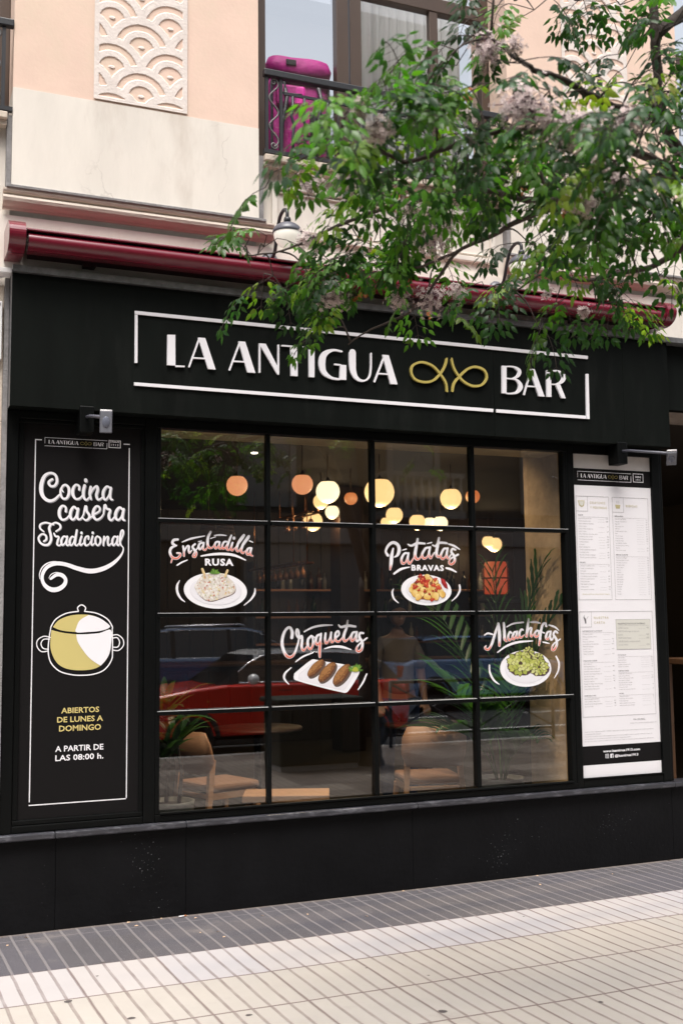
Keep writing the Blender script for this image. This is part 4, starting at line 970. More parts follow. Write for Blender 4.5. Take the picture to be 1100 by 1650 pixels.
for k, s in enumerate(['Según el nuevo reglamento (UE) 1169/2011 disponemos de información sobre alérgenos en nuestros productos', 'a petición del cliente.', 'Consulte a nuestro personal las adaptaciones de la carta. Algunos platos pueden contener trazas de', 'otros alérgenos. No servimos pescado crudo sin congelación previa.', 'Los precios están sujetos a cambios sin previo aviso. Hojas de reclamaciones a disposición del cliente.']):
    text(soft, s, lx0+0.012, bz2-0.10-k*0.0155, 0.0065, yt, width=min(0.56, len(s)*0.0056))
part('headings', ink, M['ink'], mp); part('menu_text', soft, M['ink_soft'], mp); part('section_titles', gold, M['ink_gold'], mp); part('ruled_lines', lines, M['ink_soft'], mp); part('tinted_box', tint, M['menu_tint'], mp); part('cup_drawing', tint2, M['menu_tint'], mp)
# ------------------------------------------------------------------ awning
aw = thing('awning', 'rolled up burgundy awning cassette above the black sign', 'awning', (2.8, 0.0, 3.62))
ax0, ax1 = 0.665, 4.99
hood = [(-0.001, 3.795), (-0.06, 3.80), (-0.20, 3.765), (-0.262, 3.738), (-0.268, 3.727), (-0.258, 3.722), (-0.20, 3.735), (-0.001, 3.74)]
b = MB(); b.extrude_x(hood, ax0, ax1-0.06); part('hood', b, M['burgundy'], aw, 0.003)
fr = []
for k in range(15):
    a = math.radians(100 - k*16); fr.append((-0.205+0.062*math.cos(math.pi/2+math.radians(90)-a+0)*1.0, 3.664+0.062*math.sin(a)))
fr = [(-0.205-0.062*math.sin(math.radians(8+k*11)), 3.664+0.062*math.cos(math.radians(8+k*11))) for k in range(16)]
front = [(-0.15, 3.722)]+fr+[(-0.15, 3.600)]
b = MB(); b.extrude_x(front, ax0+0.01, ax1-0.07, sm=True); part('front_bar', b, M['burgundy'], aw)
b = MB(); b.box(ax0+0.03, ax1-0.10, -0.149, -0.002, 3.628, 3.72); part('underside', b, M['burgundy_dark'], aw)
for x, w_ in ((ax0-0.095, 0.088), (ax1-0.065, 0.075)):
    cap = []
    for k in range(21):
        a = math.radians(90+k*9); cap.append((-0.17+0.118*math.cos(a), 3.695+0.108*math.sin(a)))
    cap = [(-0.001, 3.803), (-0.10, 3.806)]+cap[1:]+[(-0.001, 3.592)]
    b = MB(); b.extrude_x(cap, x, x+w_, sm=False); part('end_cap', b, M['burgundy'], aw, 0.008)
for x in (1.0, 2.6, 4.3):
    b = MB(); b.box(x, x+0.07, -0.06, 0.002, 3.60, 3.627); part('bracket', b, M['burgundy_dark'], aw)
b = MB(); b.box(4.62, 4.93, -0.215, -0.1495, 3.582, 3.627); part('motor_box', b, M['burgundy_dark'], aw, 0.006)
for ch in aw.children:
    for v_ in ch.data.vertices: v_.co.z = (3.80+(v_.co.z+3.62-3.80)*0.80+0.024)-3.62
cb = MB(); cb.tube([(0.672, -0.12, 3.60), (0.66, -0.10, 3.585), (0.60, -0.035, 3.572), (0.545, -0.02, 3.555), (0.52, -0.015, 3.50), (0.525, -0.014, 3.44)], 0.006, 6)
cb.tube([(0.672, -0.12, 3.60), (0.655, -0.10, 3.57), (0.65, -0.06, 3.56), (0.652, -0.03, 3.61)], 0.005, 6)
tag(cb.build('power_cable', M['white_trim'], loc=(0.6, -0.02, 3.5)), 'pale cable hanging from the left end of the awning', 'cable')
mb_ = thing('meter_box', 'white metal box on the stone pier left of the sign', 'box', (0.46, -0.03, 3.09))
b = MB(); b.box(0.20, 0.566, -0.035, 0.003, 3.09, 3.42); part('door', b, M['white_paint'], mb_, 0.004)
for z in (3.105, 3.25, 3.405):
    b = MB(); b.tube([(0.548, -0.035, z), (0.548, -0.039, z)], 0.006, 8); part('screw', b, M['iron'], mb_)
# ------------------------------------------------------------------ gooseneck lamps
def goose(px, py, label):
    c = P(px, py, -0.33); z = c.z
    t = thing('wall_lamp', label, 'lamp', (c.x, 0.0, z), group='gooseneck lamps above the awning')
    b = MB(); b.lathe([(0.0, 0.0), (0.055, 0.0), (0.055, 0.012), (0.03, 0.03), (0.0, 0.03)], n=16)
    o = b.build('wall_plate', M['lamp_grey'], t); o.location = (0, -0.0, -0.075); o.rotation_euler = (math.radians(90), 0, 0)
    b = MB(); b.tube(catmull([(0, -0.02, -0.075), (0, -0.10, -0.05), (0, -0.15, 0.06), (0, -0.20, 0.135), (0, -0.27, 0.155), (0, -0.325, 0.13), (0, -0.33, 0.085)], 5), 0.011, 8); b.build('arm', M['iron'], t)
    b = MB(); b.lathe([(0.018, 0.05), (0.022, 0.075), (0.018, 0.088), (0.006, 0.09)], (0, -0.33, 0), 16); b.build('collar', M['iron'], t)
    pr = [(0.088*math.cos(a), 0.062*math.sin(a)) for a in [i*math.pi/2/9 for i in range(10)]]
    b = MB(); b.lathe([(0.084, -0.004)]+pr[:-1]+[(0.012, 0.06)], (0, -0.33, -0.005), 28); b.build('shade', M['lamp_grey'], t)
    b = MB(); b.lathe([(0.0, -0.090)]+[(0.082*math.cos(a), -0.088*math.sin(a)) for a in [math.pi/2-0.15-i*(math.pi/2-0.15)/8 for i in range(9)]]+[(0.0, 0.0)], (0, -0.33, -0.008), 28); b.build('glass_bowl', M['bulb_glass'], t)
goose(463, 374, 'grey gooseneck lamp with white bowl at the edge of the leaves')
goose(840, 425, 'grey gooseneck lamp mostly hidden behind the leaves')
# ------------------------------------------------------------------ arm floodlights
def flood(px, py, label, yaw, tilt):
    c = P(px, py, -0.03)
    t = thing('arm_floodlight', label, 'floodlight', (c.x, 0.0, c.z), group='small floodlights on arms')
    b = MB(); b.box(-0.040, 0.040, -0.125, -0.0095, -0.075, 0.075); b.build('mount_box', M['frame_black'], t, 0.006)
    e = Vector((0.005, -0.58, -0.07))
    b = MB(); b.tube([(0, -0.125, 0.012), (0.002, -0.2, 0.004), e], 0.009, 8); b.build('arm', M['lamp_grey'], t)
    h = MB(); h.box(-0.048, 0.048, -0.02, 0.012, -0.085, 0.085); o = h.build('lamp_head', M['lamp_grey'], t, 0.006)
    o.location = e+Vector((0.012, -0.02, -0.03)); o.rotation_euler = (tilt, 0, yaw); o.scale = (.66, .66, .66)
    h = MB(); h.poly([(-0.042, -0.078), (0.042, -0.078), (0.042, 0.078), (-0.042, 0.078)], 0.0); h2 = MB(); h2.box(-0.043, 0.043, -0.024, -0.0205, -0.079, 0.079)
    q = h2.build('lens', M['lens_grey'], o); 
    h2 = MB(); h2.lathe([(0.0, 0.0), (0.03, 0.0), (0.026, 0.004), (0.0, 0.004)], n=20, sy=1.5); q = h2.build('led_disc', M['led_grey'], o); q.rotation_euler = (math.radians(90), 0, 0); q.location = (0, -0.0245, 0)
    h2 = MB(); h2.tube([(-0.045, 0, 0.088), (0.045, 0, 0.088)], 0.010, 8); h2.build('hinge', M['white_trim'], o)
M['lens_grey'] = mat('floodlight_lens', (0.17, 0.175, 0.20), 0.25)
M['led_grey'] = mat('floodlight_led', (0.13, 0.14, 0.18), 0.3)
flood(136, 680, 'small floodlight on an arm above the left black panel', math.radians(-8), math.radians(8))
flood(989, 733, 'small floodlight on an arm above the white menu board', math.radians(-35), math.radians(50))
# ------------------------------------------------------------------ painted food on the window panes
YD = YG-0.0035
WHITE = (0.78, 0.76, 0.79); CORAL = (0.72, 0.20, 0.14)
def base_fn(tr, base, hgt):
    pts = []
    for a, c in base:
        p = P(tr[0]+a/tr[2], tr[1]+c/tr[2], YD); pts.append((p.x, p.z))
    h = hgt/tr[2]*abs(P(500, 900, YD).z-P(500, 901, YD).z)
    def f(x, z):
        zb = pts[0][1]
        for (xa, za), (xb, zb_) in zip(pts[:-1], pts[1:]):
            if xa <= x <= xb: zb = za+(zb_-za)*(x-xa)/(xb-xa); break
        else:
            zb = pts[0][1] if x < pts[0][0] else pts[-1][1]
        t = max(0, min(1, ((z-zb)/h-0.15)/0.45)); t = t*t*(3-2*t)
        return tuple(CORAL[i]+(WHITE[i]-CORAL[i])*t for i in range(3))
    return f
def word(mb_, strokes, tr, base, hgt):
    f = base_fn(tr, base, hgt)
    for s in strokes: stroke(mb_, [(a, c, w+4) for a, c, w in s], YD, tr, lift=0.0010, colf=lambda x, z: WHITE)
    for s in strokes: stroke(mb_, [(a, c, max(3, w*0.72)) for a, c, w in s], YD, tr, lift=0.0020, colf=f)
def disc(mb, tr, cx, cy, rx, ry, rot, lift, col, n=30, wob=0.0, ph=0.0, colfn=None):
    q = []; cols = []
    for k in range(n):
        a = 2*math.pi*k/n; r = 1+wob*math.sin(3*a+ph)+wob*0.6*math.sin(7*a+2*ph)
        u = rx*r*math.cos(a); v = ry*r*math.sin(a)
        uu = cx+u*math.cos(rot)-v*math.sin(rot); vv = cy+u*math.sin(rot)+v*math.cos(rot)
        p = P(tr[0]+uu/tr[2], tr[1]+vv/tr[2], YD); q.append((p.x, p.z)); cols.append(colfn(u/rx, v/ry) if colfn else col)
    mb.poly(q, YD-lift, None, 0, cols)
def dpoly(mb, tr, pts, lift, col):
    q = [(lambda p: (p.x, p.z))(P(tr[0]+a/tr[2], tr[1]+c/tr[2], YD)) for a, c in pts]
    mb.poly(q, YD-lift, None, 0, [col]*len(q))
def strokes_part(nm, sts, tr, t, col=WHITE, lift=0.001):
    for s in sts:
        m = MB(); stroke(m, s, YD, tr, lift=lift, colf=lambda x, z: col); part(nm, m, M['print'], t)
PL = (0.78, 0.765, 0.79); PL2 = (0.66, 0.645, 0.68); PL3 = (0.72, 0.70, 0.735)
def plate_part(tr, cx, cy, rx, ry, rot, t):
    m = MB(); disc(m, tr, cx, cy, rx, ry, rot, 0.0008, PL, 48)
    disc(m, tr, cx+4, cy+4, rx*0.82, ry*0.80, rot, 0.0013, PL2, 48); disc(m, tr, cx+4, cy, rx*0.80, ry*0.79, rot, 0.0018, PL3, 48)
    part('plate', m, M['print'], t)
def caps_text(nm, s, u0, u1, vb, cap, tr, t, bold=.04):
    a = P(tr[0]+u0/tr[2], tr[1]+vb/tr[2], YD); c = P(tr[0]+u1/tr[2], tr[1]+vb/tr[2], YD); q = P(tr[0]+u0/tr[2], tr[1]+(vb-cap)/tr[2], YD)
    m = MB(); mid = P(tr[0]+(u0+u1)/2/tr[2], tr[1]+vb/tr[2], YD)
    n = len(s)
    text(m, s, a.x, mid.z, q.z-a.z, YD-0.001, width=c.x-a.x, bold=bold, space=1.15)
    part(nm, m, M['white_vinyl'], t)
def parsley(m, tr, cx, cy, r, lift, seed):
    rr = random.Random(seed)
    for k in range(16):
        a = -math.pi*(0.02+0.96*k/15)+rr.uniform(-.1, .1); L = r*rr.uniform(.7, 1.1); g = rr.choice([(0.10, 0.22, 0.03), (0.16, 0.30, 0.04), (0.06, 0.14, 0.02)])
        dx, dy = math.cos(a), math.sin(a)
        dpoly(m, tr, [(cx-dy*5, cy+dx*5), (cx+dx*L*.6-dy*9, cy+dy*L*.6+dx*9), (cx+dx*L, cy+dy*L), (cx+dx*L*.6+dy*9, cy+dy*L*.6-dx*9), (cx+dy*5, cy-dx*5)], lift+k*4e-5, g)
rd = random.Random(3)
# --- russian salad
C = (265, 850, 7.3333)
t = thing('window_decal', 'painted Ensaladilla Rusa plate on an upper left window pane', 'window decal', tuple(P(345, 985, YD)), group='painted dishes on the window glass')
m = MB()
word(m, [[(158,142,24),(112,148,28),(96,186,28),(132,214,20)], [(140,214,18),(86,238,26),(66,290,28),(92,350,26),(145,366,26),(184,336,28),(186,308,22),(150,302,18)], [(98,350,14),(80,414,14)],
 [(222,222,20),(230,275,22),(232,335,20)], [(232,290,14),(265,226,18),(290,224,22),(286,272,22),(298,302,18),(322,270,12)],
 [(362,196,20),(332,228,22),(352,262,24),(376,300,26),(362,345,24),(338,340,20),(346,310,14),(392,240,12)],
 [(458,182,18),(424,186,20),(404,222,22),(418,258,22),(446,230,16),(466,185,14)], [(464,182,20),(456,246,22),(480,268,18),(504,238,12)],
 [(545,52,24),(516,118,26),(510,190,28),(526,236,26),(560,240,18),(592,205,12)],
 [(648,172,18),(614,172,20),(594,206,22),(606,248,22),(634,222,16),(654,176,14)], [(652,172,20),(646,234,22),(664,252,18),(690,215,12)],
 [(738,168,18),(704,172,20),(684,218,22),(696,252,22),(730,220,16),(790,98,18)], [(790,94,20),(757,180,24),(738,248,24),(758,268,18),(784,240,12)],
 [(804,180,20),(788,240,24),(800,272,20),(830,246,12)], [(822,122,28),(822,130,28)],
 [(838,242,14),(928,120,18),(938,88,20),(884,160,24),(852,250,26),(868,284,20),(890,262,12)], [(890,262,14),(988,130,18),(992,102,18),(934,190,24),(906,270,26),(926,304,20),(950,280,12)],
 [(1022,242,18),(990,248,20),(970,288,24),(986,322,22),(1014,288,16),(1028,248,14)], [(1028,244,20),(1012,312,24),(1042,338,14)]],
 C, [(60,380),(230,340),(360,350),(520,250),(660,258),(800,276),(920,308),(1040,345)], 120)
part('script_lettering', m, M['print'], t)
strokes_part('accent_stroke', [[(210,172,12),(320,130,22),(475,100,12)], [(592,95,14),(660,88,20),(730,95,12)], [(1005,158,14),(1045,175,10)], [(400,168,10),(440,158,10)], [(545,130,10),(605,110,10)], [(435,337,16),(560,318,26),(700,312,30),(830,330,28),(960,386,12)], [(150,445,16),(205,412,18),(270,385,12)], [(180,625,8),(150,690,26),(156,770,28),(195,840,22),(242,878,8)], [(1070,720,10),(1064,780,24),(1020,850,20),(940,918,8)]], C, t)
caps_text('caps_lettering', 'RUSA', 480, 816, 447, 80, C, t)
plate_part(C, 602, 746, 373, 212, 0.06, t)
m = MB()
fp = [(352,705),(385,640),(440,570),(520,545),(590,552),(660,540),(740,580),(820,655),(838,735),(800,785),(690,828),(560,868),(470,848),(400,785)]
fq = [(a, c) for a, c, *_ in catmull([(float(a), float(c)) for a, c in fp+[fp[0]]], 3)[:-1]]
dpoly(m, C, [(a+4, c+9) for a, c in fq], 0.0023, (0.16, 0.11, 0.10)); dpoly(m, C, fq, 0.0026, (0.62, 0.56, 0.50))
def inside(p, poly):
    x, y = p; r = False; j = len(poly)-1
    for i in range(len(poly)):
        if (poly[i][1] > y) != (poly[j][1] > y) and x < (poly[j][0]-poly[i][0])*(y-poly[i][1])/(poly[j][1]-poly[i][1])+poly[i][0]: r = not r
        j = i
    return r
k = 0
while k < 230:
    p = (rd.uniform(350, 840), rd.uniform(540, 870))
    if not inside(p, fq): continue
    k += 1
    col = rd.choice([(0.72,0.68,0.63),(0.70,0.66,0.60),(0.74,0.70,0.66),(0.55,0.49,0.42),(0.66,0.55,0.34),(0.45,0.12,0.09),(0.60,0.34,0.18),(0.36,0.40,0.20),(0.48,0.42,0.40)])
    r = rd.uniform(8, 22) if col[0] > 0.6 else rd.uniform(5, 11)
    disc(m, C, p[0], p[1], r, r*.8, rd.uniform(0, 3), 0.0028+k*4e-6, col, 8, .12, k)
part('salad', m, M['print'], t)
strokes_part('breadstick', [[(446,490,26),(470,556,30)], [(742,508,26),(714,575,28)]], C, t, (0.66, 0.50, 0.26), 0.0045)
m = MB(); parsley(m, C, 592, 545, 70, 0.005, 1); part('parsley', m, M['print'], t)
# --- patatas bravas
C = (615, 860, 8.4615)
t = thing('window_decal', 'painted Patatas Bravas plate on an upper right window pane', 'window decal', tuple(P(685, 975, YD)), group='painted dishes on the window glass')
m = MB()
word(m, [[(80,296,32),(52,240,26),(86,162,30),(150,120,34),(214,152,38),(234,222,42),(212,290,32),(168,320,10)], [(152,202,18),(132,300,40),(124,400,42),(112,490,18)],
 [(352,272,18),(318,264,22),(284,300,26),(264,360,28),(284,408,28),(326,380,18),(356,285,16)], [(362,264,22),(350,350,28),(372,408,26),(408,370,18),(436,322,12)],
 [(486,72,24),(466,180,34),(450,290,38),(472,346,34),(520,330,18),(560,240,12)], [(354,144,12),(402,164,24),(480,130,28),(582,135,20)],
 [(648,190,20),(600,196,24),(566,240,26),(546,290,28),(570,338,28),(620,308,18),(650,205,16)], [(656,184,22),(640,270,28),(660,334,26),(690,295,16),(712,258,12)],
 [(776,58,24),(756,170,34),(740,270,36),(766,316,30),(802,288,14)], [(688,154,12),(730,170,22),(780,125,28),(882,130,22)],
 [(884,205,20),(846,206,24),(814,260,26),(800,312,28),(826,345,28),(866,308,18),(892,215,16)], [(896,198,22),(880,290,28),(902,338,22),(944,276,10)],
 [(1000,220,20),(962,206,24),(944,250,28),(982,305,30),(988,375,30),(948,416,28),(914,396,24),(938,340,16),(1036,285,22)]],
 C, [(60,495),(160,495),(270,410),(370,408),(450,350),(660,345),(880,350),(940,415),(1030,415)], 150)
part('script_lettering', m, M['print'], t)
strokes_part('accent_stroke', [[(275,225,10),(330,210,16)], [(615,135,10),(675,120,18)], [(905,140,16),(980,165,26),(1060,215,10)], [(165,545,24),(260,482,30),(375,455,10)], [(875,468,22),(940,485,28),(1010,522,14)], [(158,750,8),(140,800,24),(160,880,22),(225,945,8)], [(1055,700,20),(1060,770,24),(1020,850,20),(950,918,8)]], C, t)
caps_text('caps_lettering', 'BRAVAS', 402, 843, 502, 78, C, t)
plate_part(C, 604, 768, 342, 208, 0.07, t)
m = MB()
dpoly(m, C, [(370,790),(470,890),(640,905),(690,925),(730,880),(850,830),(800,700),(640,560),(500,600),(400,700)], 0.0022, (0.22, 0.06, 0.03))
for i, (a, c, r) in enumerate([(530,615,45),(612,592,45),(648,625,36),(600,670,48),(520,692,45),(425,715,42),(470,742,45),(640,738,45),(700,742,48),(722,650,40),(762,718,42),(402,760,42),(560,775,50),(790,788,46),(442,812,48),(520,822,52),(660,800,50),(820,826,44),(490,862,46),(615,856,50),(725,850,56)]):
    disc(m, C, a+3, c+4, r+3, r*.92+3, i, 0.0024+i*6e-5, (0.30, 0.13, 0.03), 18, .06, i)
    disc(m, C, a, c, r, r*.9, i, 0.00243+i*6e-5, rd.choice([(0.70,0.46,0.11),(0.72,0.52,0.17),(0.68,0.40,0.08)]), 18, .06, i, colfn=lambda u, v: (0.76,0.58,0.24) if v < -0.2 else (0.62,0.36,0.08))
part('potatoes', m, M['print'], t)
m = MB()
for i, (a, c, r) in enumerate([(522,578,36),(560,622,48),(602,690,44),(540,645,40),(625,640,26),(452,720,36),(432,735,24),(580,782,26),(500,768,20),(700,702,34),(762,732,34),(735,770,26),(722,625,30),(682,898,30),(640,818,18),(480,650,26),(790,745,20),(650,830,14),(690,780,18)]):
    disc(m, C, a, c, r, r*.75, i*.7, 0.0042+i*3e-5, rd.choice([(0.40,0.03,0.012),(0.50,0.05,0.02),(0.30,0.015,0.01)]), 20, .22, i*1.3)
    disc(m, C, a-r*.2, c-r*.2, r*.3, r*.2, i*.7, 0.0049+i*1e-5, (0.66, 0.22, 0.10), 10, .2, i)
part('red_sauce', m, M['print'], t)
m = MB(); dpoly(m, C, [(795,603),(850,622),(884,690),(896,756),(850,735),(808,672)], 0.003, (0.26, 0.008, 0.012)); dpoly(m, C, [(812,618),(840,630),(866,690),(850,690)], 0.0034, (0.45, 0.03, 0.03)); part('chilli', m, M['print'], t)
# --- croquetas
C = (445, 990, 6.875)
t = thing('window_decal', 'painted Croquetas plate on a lower window pane', 'window decal', tuple(P(525, 1118, YD)), group='painted dishes on the window glass')
m = MB()
word(m, [[(172,258,30),(176,195,30),(150,145,24),(106,170,24),(72,250,28),(66,340,30),(95,430,30),(140,474,30),(190,450,24),(226,370,20),(250,275,16),(246,190,20),(228,166,18),(220,215,18),(244,262,16),(268,262,14)],
 [(252,262,14),(282,238,18),(286,290,24),(280,360,26),(302,402,22),(342,350,12)],
 [(385,240,18),(352,280,24),(350,350,26),(376,388,22),(404,340,22),(404,270,18),(386,238,18),(432,262,10)],
 [(490,222,20),(452,240,22),(436,300,26),(455,338,22),(484,290,16),(496,222,16)], [(496,214,18),(486,300,26),(480,400,30),(482,472,20)],
 [(546,210,18),(540,280,24),(556,322,20),(590,270,14),(610,202,16)], [(608,200,18),(602,270,22),(620,312,18),(652,262,10)],
 [(652,266,14),(692,226,18),(686,185,18),(656,212,22),(656,282,24),(690,302,20),(738,250,10)],
 [(790,68,16),(776,150,22),(746,240,28),(756,297,24),(800,270,14),(830,222,10)], [(690,115,10),(716,140,20),(790,125,24),(876,135,18)],
 [(884,198,18),(850,202,20),(828,246,24),(838,296,22),(868,262,16),(888,200,14)], [(890,195,20),(882,270,22),(900,298,18),(930,250,10)],
 [(962,208,18),(928,208,20),(918,252,24),(950,308,26),(946,380,26),(912,412,24),(886,388,20),(918,330,14),(1002,262,14)]],
 C, [(50,480),(200,480),(290,408),(380,390),(440,345),(560,325),(700,305),(880,300),(900,412),(1000,412)], 110)
part('script_lettering', m, M['print'], t)
strokes_part('accent_stroke', [[(310,192,14),(400,145,20),(510,122,22),(620,118,12)], [(535,380,10),(620,358,20),(720,360,26),(830,390,8)], [(215,525,12),(300,465,18),(405,425,10)], [(165,590,10),(100,650,22),(88,710,22),(140,775,8)], [(1000,660,14),(960,750,20),(905,835,8)]], C, t)
m = MB()
pp = [(200,655),(300,570),(388,504),(430,500),(560,525),(720,548),(890,588),(922,612),(918,650),(870,740),(800,845),(765,868),(720,862),(500,810),(240,738),(195,710)]
qq = [(a, c) for a, c in catmull([(float(a), float(c)) for a, c in pp+[pp[0]]], 3)[:-1]]
dpoly(m, C, qq, 0.0008, PL); cx_, cy_ = 560, 685
dpoly(m, C, [(cx_+(a-cx_)*.86, cy_+(c-cy_)*.84) for a, c in qq], 0.0012, PL2); dpoly(m, C, [(cx_+(a-cx_)*.84, cy_+3+(c-cy_)*.80) for a, c in qq], 0.0016, PL3)
part('plate', m, M['print'], t)
for i, (a0, c0, a1, c1, wd) in enumerate([(385,650,488,540,102), (508,700,612,575,112), (672,730,772,600,120)]):
    m = MB(); L = math.hypot(a1-a0, c1-c0)/2; an = math.atan2(c1-c0, a1-a0); ca, cc = (a0+a1)/2, (c0+c1)/2
    disc(m, C, ca+14, cc+18, L+wd*.52, wd*.54, an, 0.0018+i*2e-4, (0.10, 0.07, 0.06), 30)
    disc(m, C, ca, cc, L+wd*.50, wd*.50, an, 0.0019+i*2e-4, (0.10, 0.035, 0.012), 30)
    disc(m, C, ca-6, cc-8, L+wd*.40, wd*.40, an, 0.00192+i*2e-4, (0.19, 0.075, 0.024), 26, .03)
    disc(m, C, ca-14, cc-14, L+wd*.26, wd*.24, an, 0.00194+i*2e-4, (0.31, 0.14, 0.045), 24, .06)
    for k in range(60):
        s_ = rd.uniform(-1, 1); q_ = rd.uniform(-1, 1)*.42*math.sqrt(1-s_*s_*.9)
        u = s_*(L+wd*.42); v = q_*wd
        disc(m, C, ca+u*math.cos(an)-v*math.sin(an), cc+u*math.sin(an)+v*math.cos(an), rd.uniform(3, 8), rd.uniform(3, 6), rd.uniform(0, 3), 0.00196+i*2e-4+k*1e-6, rd.choice([(0.30,0.13,0.04),(0.12,0.045,0.015),(0.40,0.20,0.08),(0.20,0.08,0.025)]), 7, .1, k)
    part('croquette', m, M['print'], t)
m = MB(); parsley(m, C, 872, 625, 92, 0.003, 5); disc(m, C, 872, 612, 34, 28, 0, 0.0038, (0.34, 0.36, 0.04), 14, .15); part('parsley', m, M['print'], t)
# --- alcachofas
C = (775, 990, 8.148)
t = thing('window_decal', 'painted Alcachofas plate of green artichokes on the right hand pane', 'window decal', tuple(P(846, 1108, YD)), group='painted dishes on the window glass')
m = MB()
word(m, [[(40,274,12),(80,250,20),(130,258,18),(180,282,12)], [(222,120,18),(176,260,28),(132,398,28),(88,460,28),(46,442,22),(60,414,14)], [(222,122,28),(236,260,38),(236,408,28)],
 [(294,114,24),(300,230,30),(304,320,32),(328,354,16)],
 [(392,244,20),(372,232,20),(350,288,24),(364,342,24),(412,300,12)],
 [(460,228,18),(428,238,22),(406,298,26),(424,328,22),(452,276,16),(466,230,14)], [(468,224,20),(456,290,24),(476,314,18),(502,278,12)],
 [(542,204,18),(520,200,20),(496,258,26),(514,306,22),(562,268,10)],
 [(618,62,22),(605,170,28),(590,288,28)], [(594,262,14),(626,190,18),(656,180,20),(646,240,24),(652,292,20),(694,248,10)],
 [(728,210,18),(702,240,22),(706,292,22),(740,285,20),(750,240,18),(734,210,14),(825,245,12)],
 [(848,152,24),(836,115,22),(800,140,24),(776,240,28),(766,330,30),(754,405,16)],
 [(900,228,18),(866,236,22),(844,298,26),(866,328,22),(892,282,16),(906,230,14)], [(908,224,20),(898,295,24),(920,336,18),(952,278,10)],
 [(996,240,18),(966,224,22),(944,265,26),(980,328,28),(986,400,28),(950,466,26),(922,452,20),(944,390,14),(1032,325,12)]],
 C, [(40,470),(150,465),(235,412),(310,358),(420,335),(590,300),(750,300),(770,400),(880,335),(930,465),(1030,465)], 130)
part('script_lettering', m, M['print'], t)
strokes_part('accent_stroke', [[(330,165,12),(420,120,20),(550,103,16)], [(645,102,18),(710,100,26),(770,115,12)], [(885,140,16),(960,165,22),(1015,210,10)], [(210,500,12),(330,415,24),(480,365,26),(670,348,12)], [(805,362,12),(845,370,18),(890,382,8)], [(105,665,16),(110,760,24),(160,860,24),(235,918,8)], [(978,550,18),(1015,640,24),(1005,740,20),(955,835,8)]], C, t)
plate_part(C, 580, 710, 336, 240, 0.0, t)
for cx_, cy_, R_, n_ in ((612,492,80,9), (735,575,85,10), (755,690,128,13), (510,640,178,16)):
    m = MB()
    disc(m, C, cx_+6, cy_+12, R_*.98, R_*.9, 0, 0.0021, (0.08, 0.04, 0.05), 30, .05)
    for ring_, (r1, r2, lf) in enumerate(((0.45, 1.0, 0.0023), (0.2, 0.72, 0.0026), (0.05, 0.42, 0.0029))):
        for k in range(n_-ring_*3):
            a = 2*math.pi*(k+.5*ring_)/(n_-ring_*3)+rd.uniform(-.1, .1); dx, dy = math.cos(a), math.sin(a)*.92
            wd = R_*(.30-.06*ring_); L0, L1 = R_*r1, R_*r2*rd.uniform(.9, 1.08)
            dpoly(m, C, [(cx_+dx*L0*.8-dy*wd*.3, cy_+dy*L0*.8+dx*wd*.3), (cx_+dx*L1*.8-dy*wd*.8, cy_+dy*L1*.8+dx*wd*.8), (cx_+dx*L1*1.06, cy_+dy*L1*1.06), (cx_+dx*L1*.8+dy*wd*.8, cy_+dy*L1*.8-dx*wd*.8), (cx_+dx*L0*.8+dy*wd*.3, cy_+dy*L0*.8-dx*wd*.3)], lf+k*2e-6, (0.07, 0.05, 0.015))
            dpoly(m, C, [(cx_+dx*L0-dy*wd*.15, cy_+dy*L0+dx*wd*.15), (cx_+dx*L1*.8-dy*wd*.6, cy_+dy*L1*.8+dx*wd*.6), (cx_+dx*L1, cy_+dy*L1), (cx_+dx*L1*.8+dy*wd*.6, cy_+dy*L1*.8-dx*wd*.6), (cx_+dx*L0+dy*wd*.15, cy_+dy*L0-dx*wd*.15)], lf+0.0001+k*2e-6, rd.choice([(0.42,0.44,0.10),(0.50,0.52,0.16),(0.33,0.37,0.07),(0.56,0.57,0.24)]))
    disc(m, C, cx_, cy_, R_*.16, R_*.14, 0, 0.0033, (0.06, 0.035, 0.02), 12, .1)
    part('artichoke', m, M['print'], t)
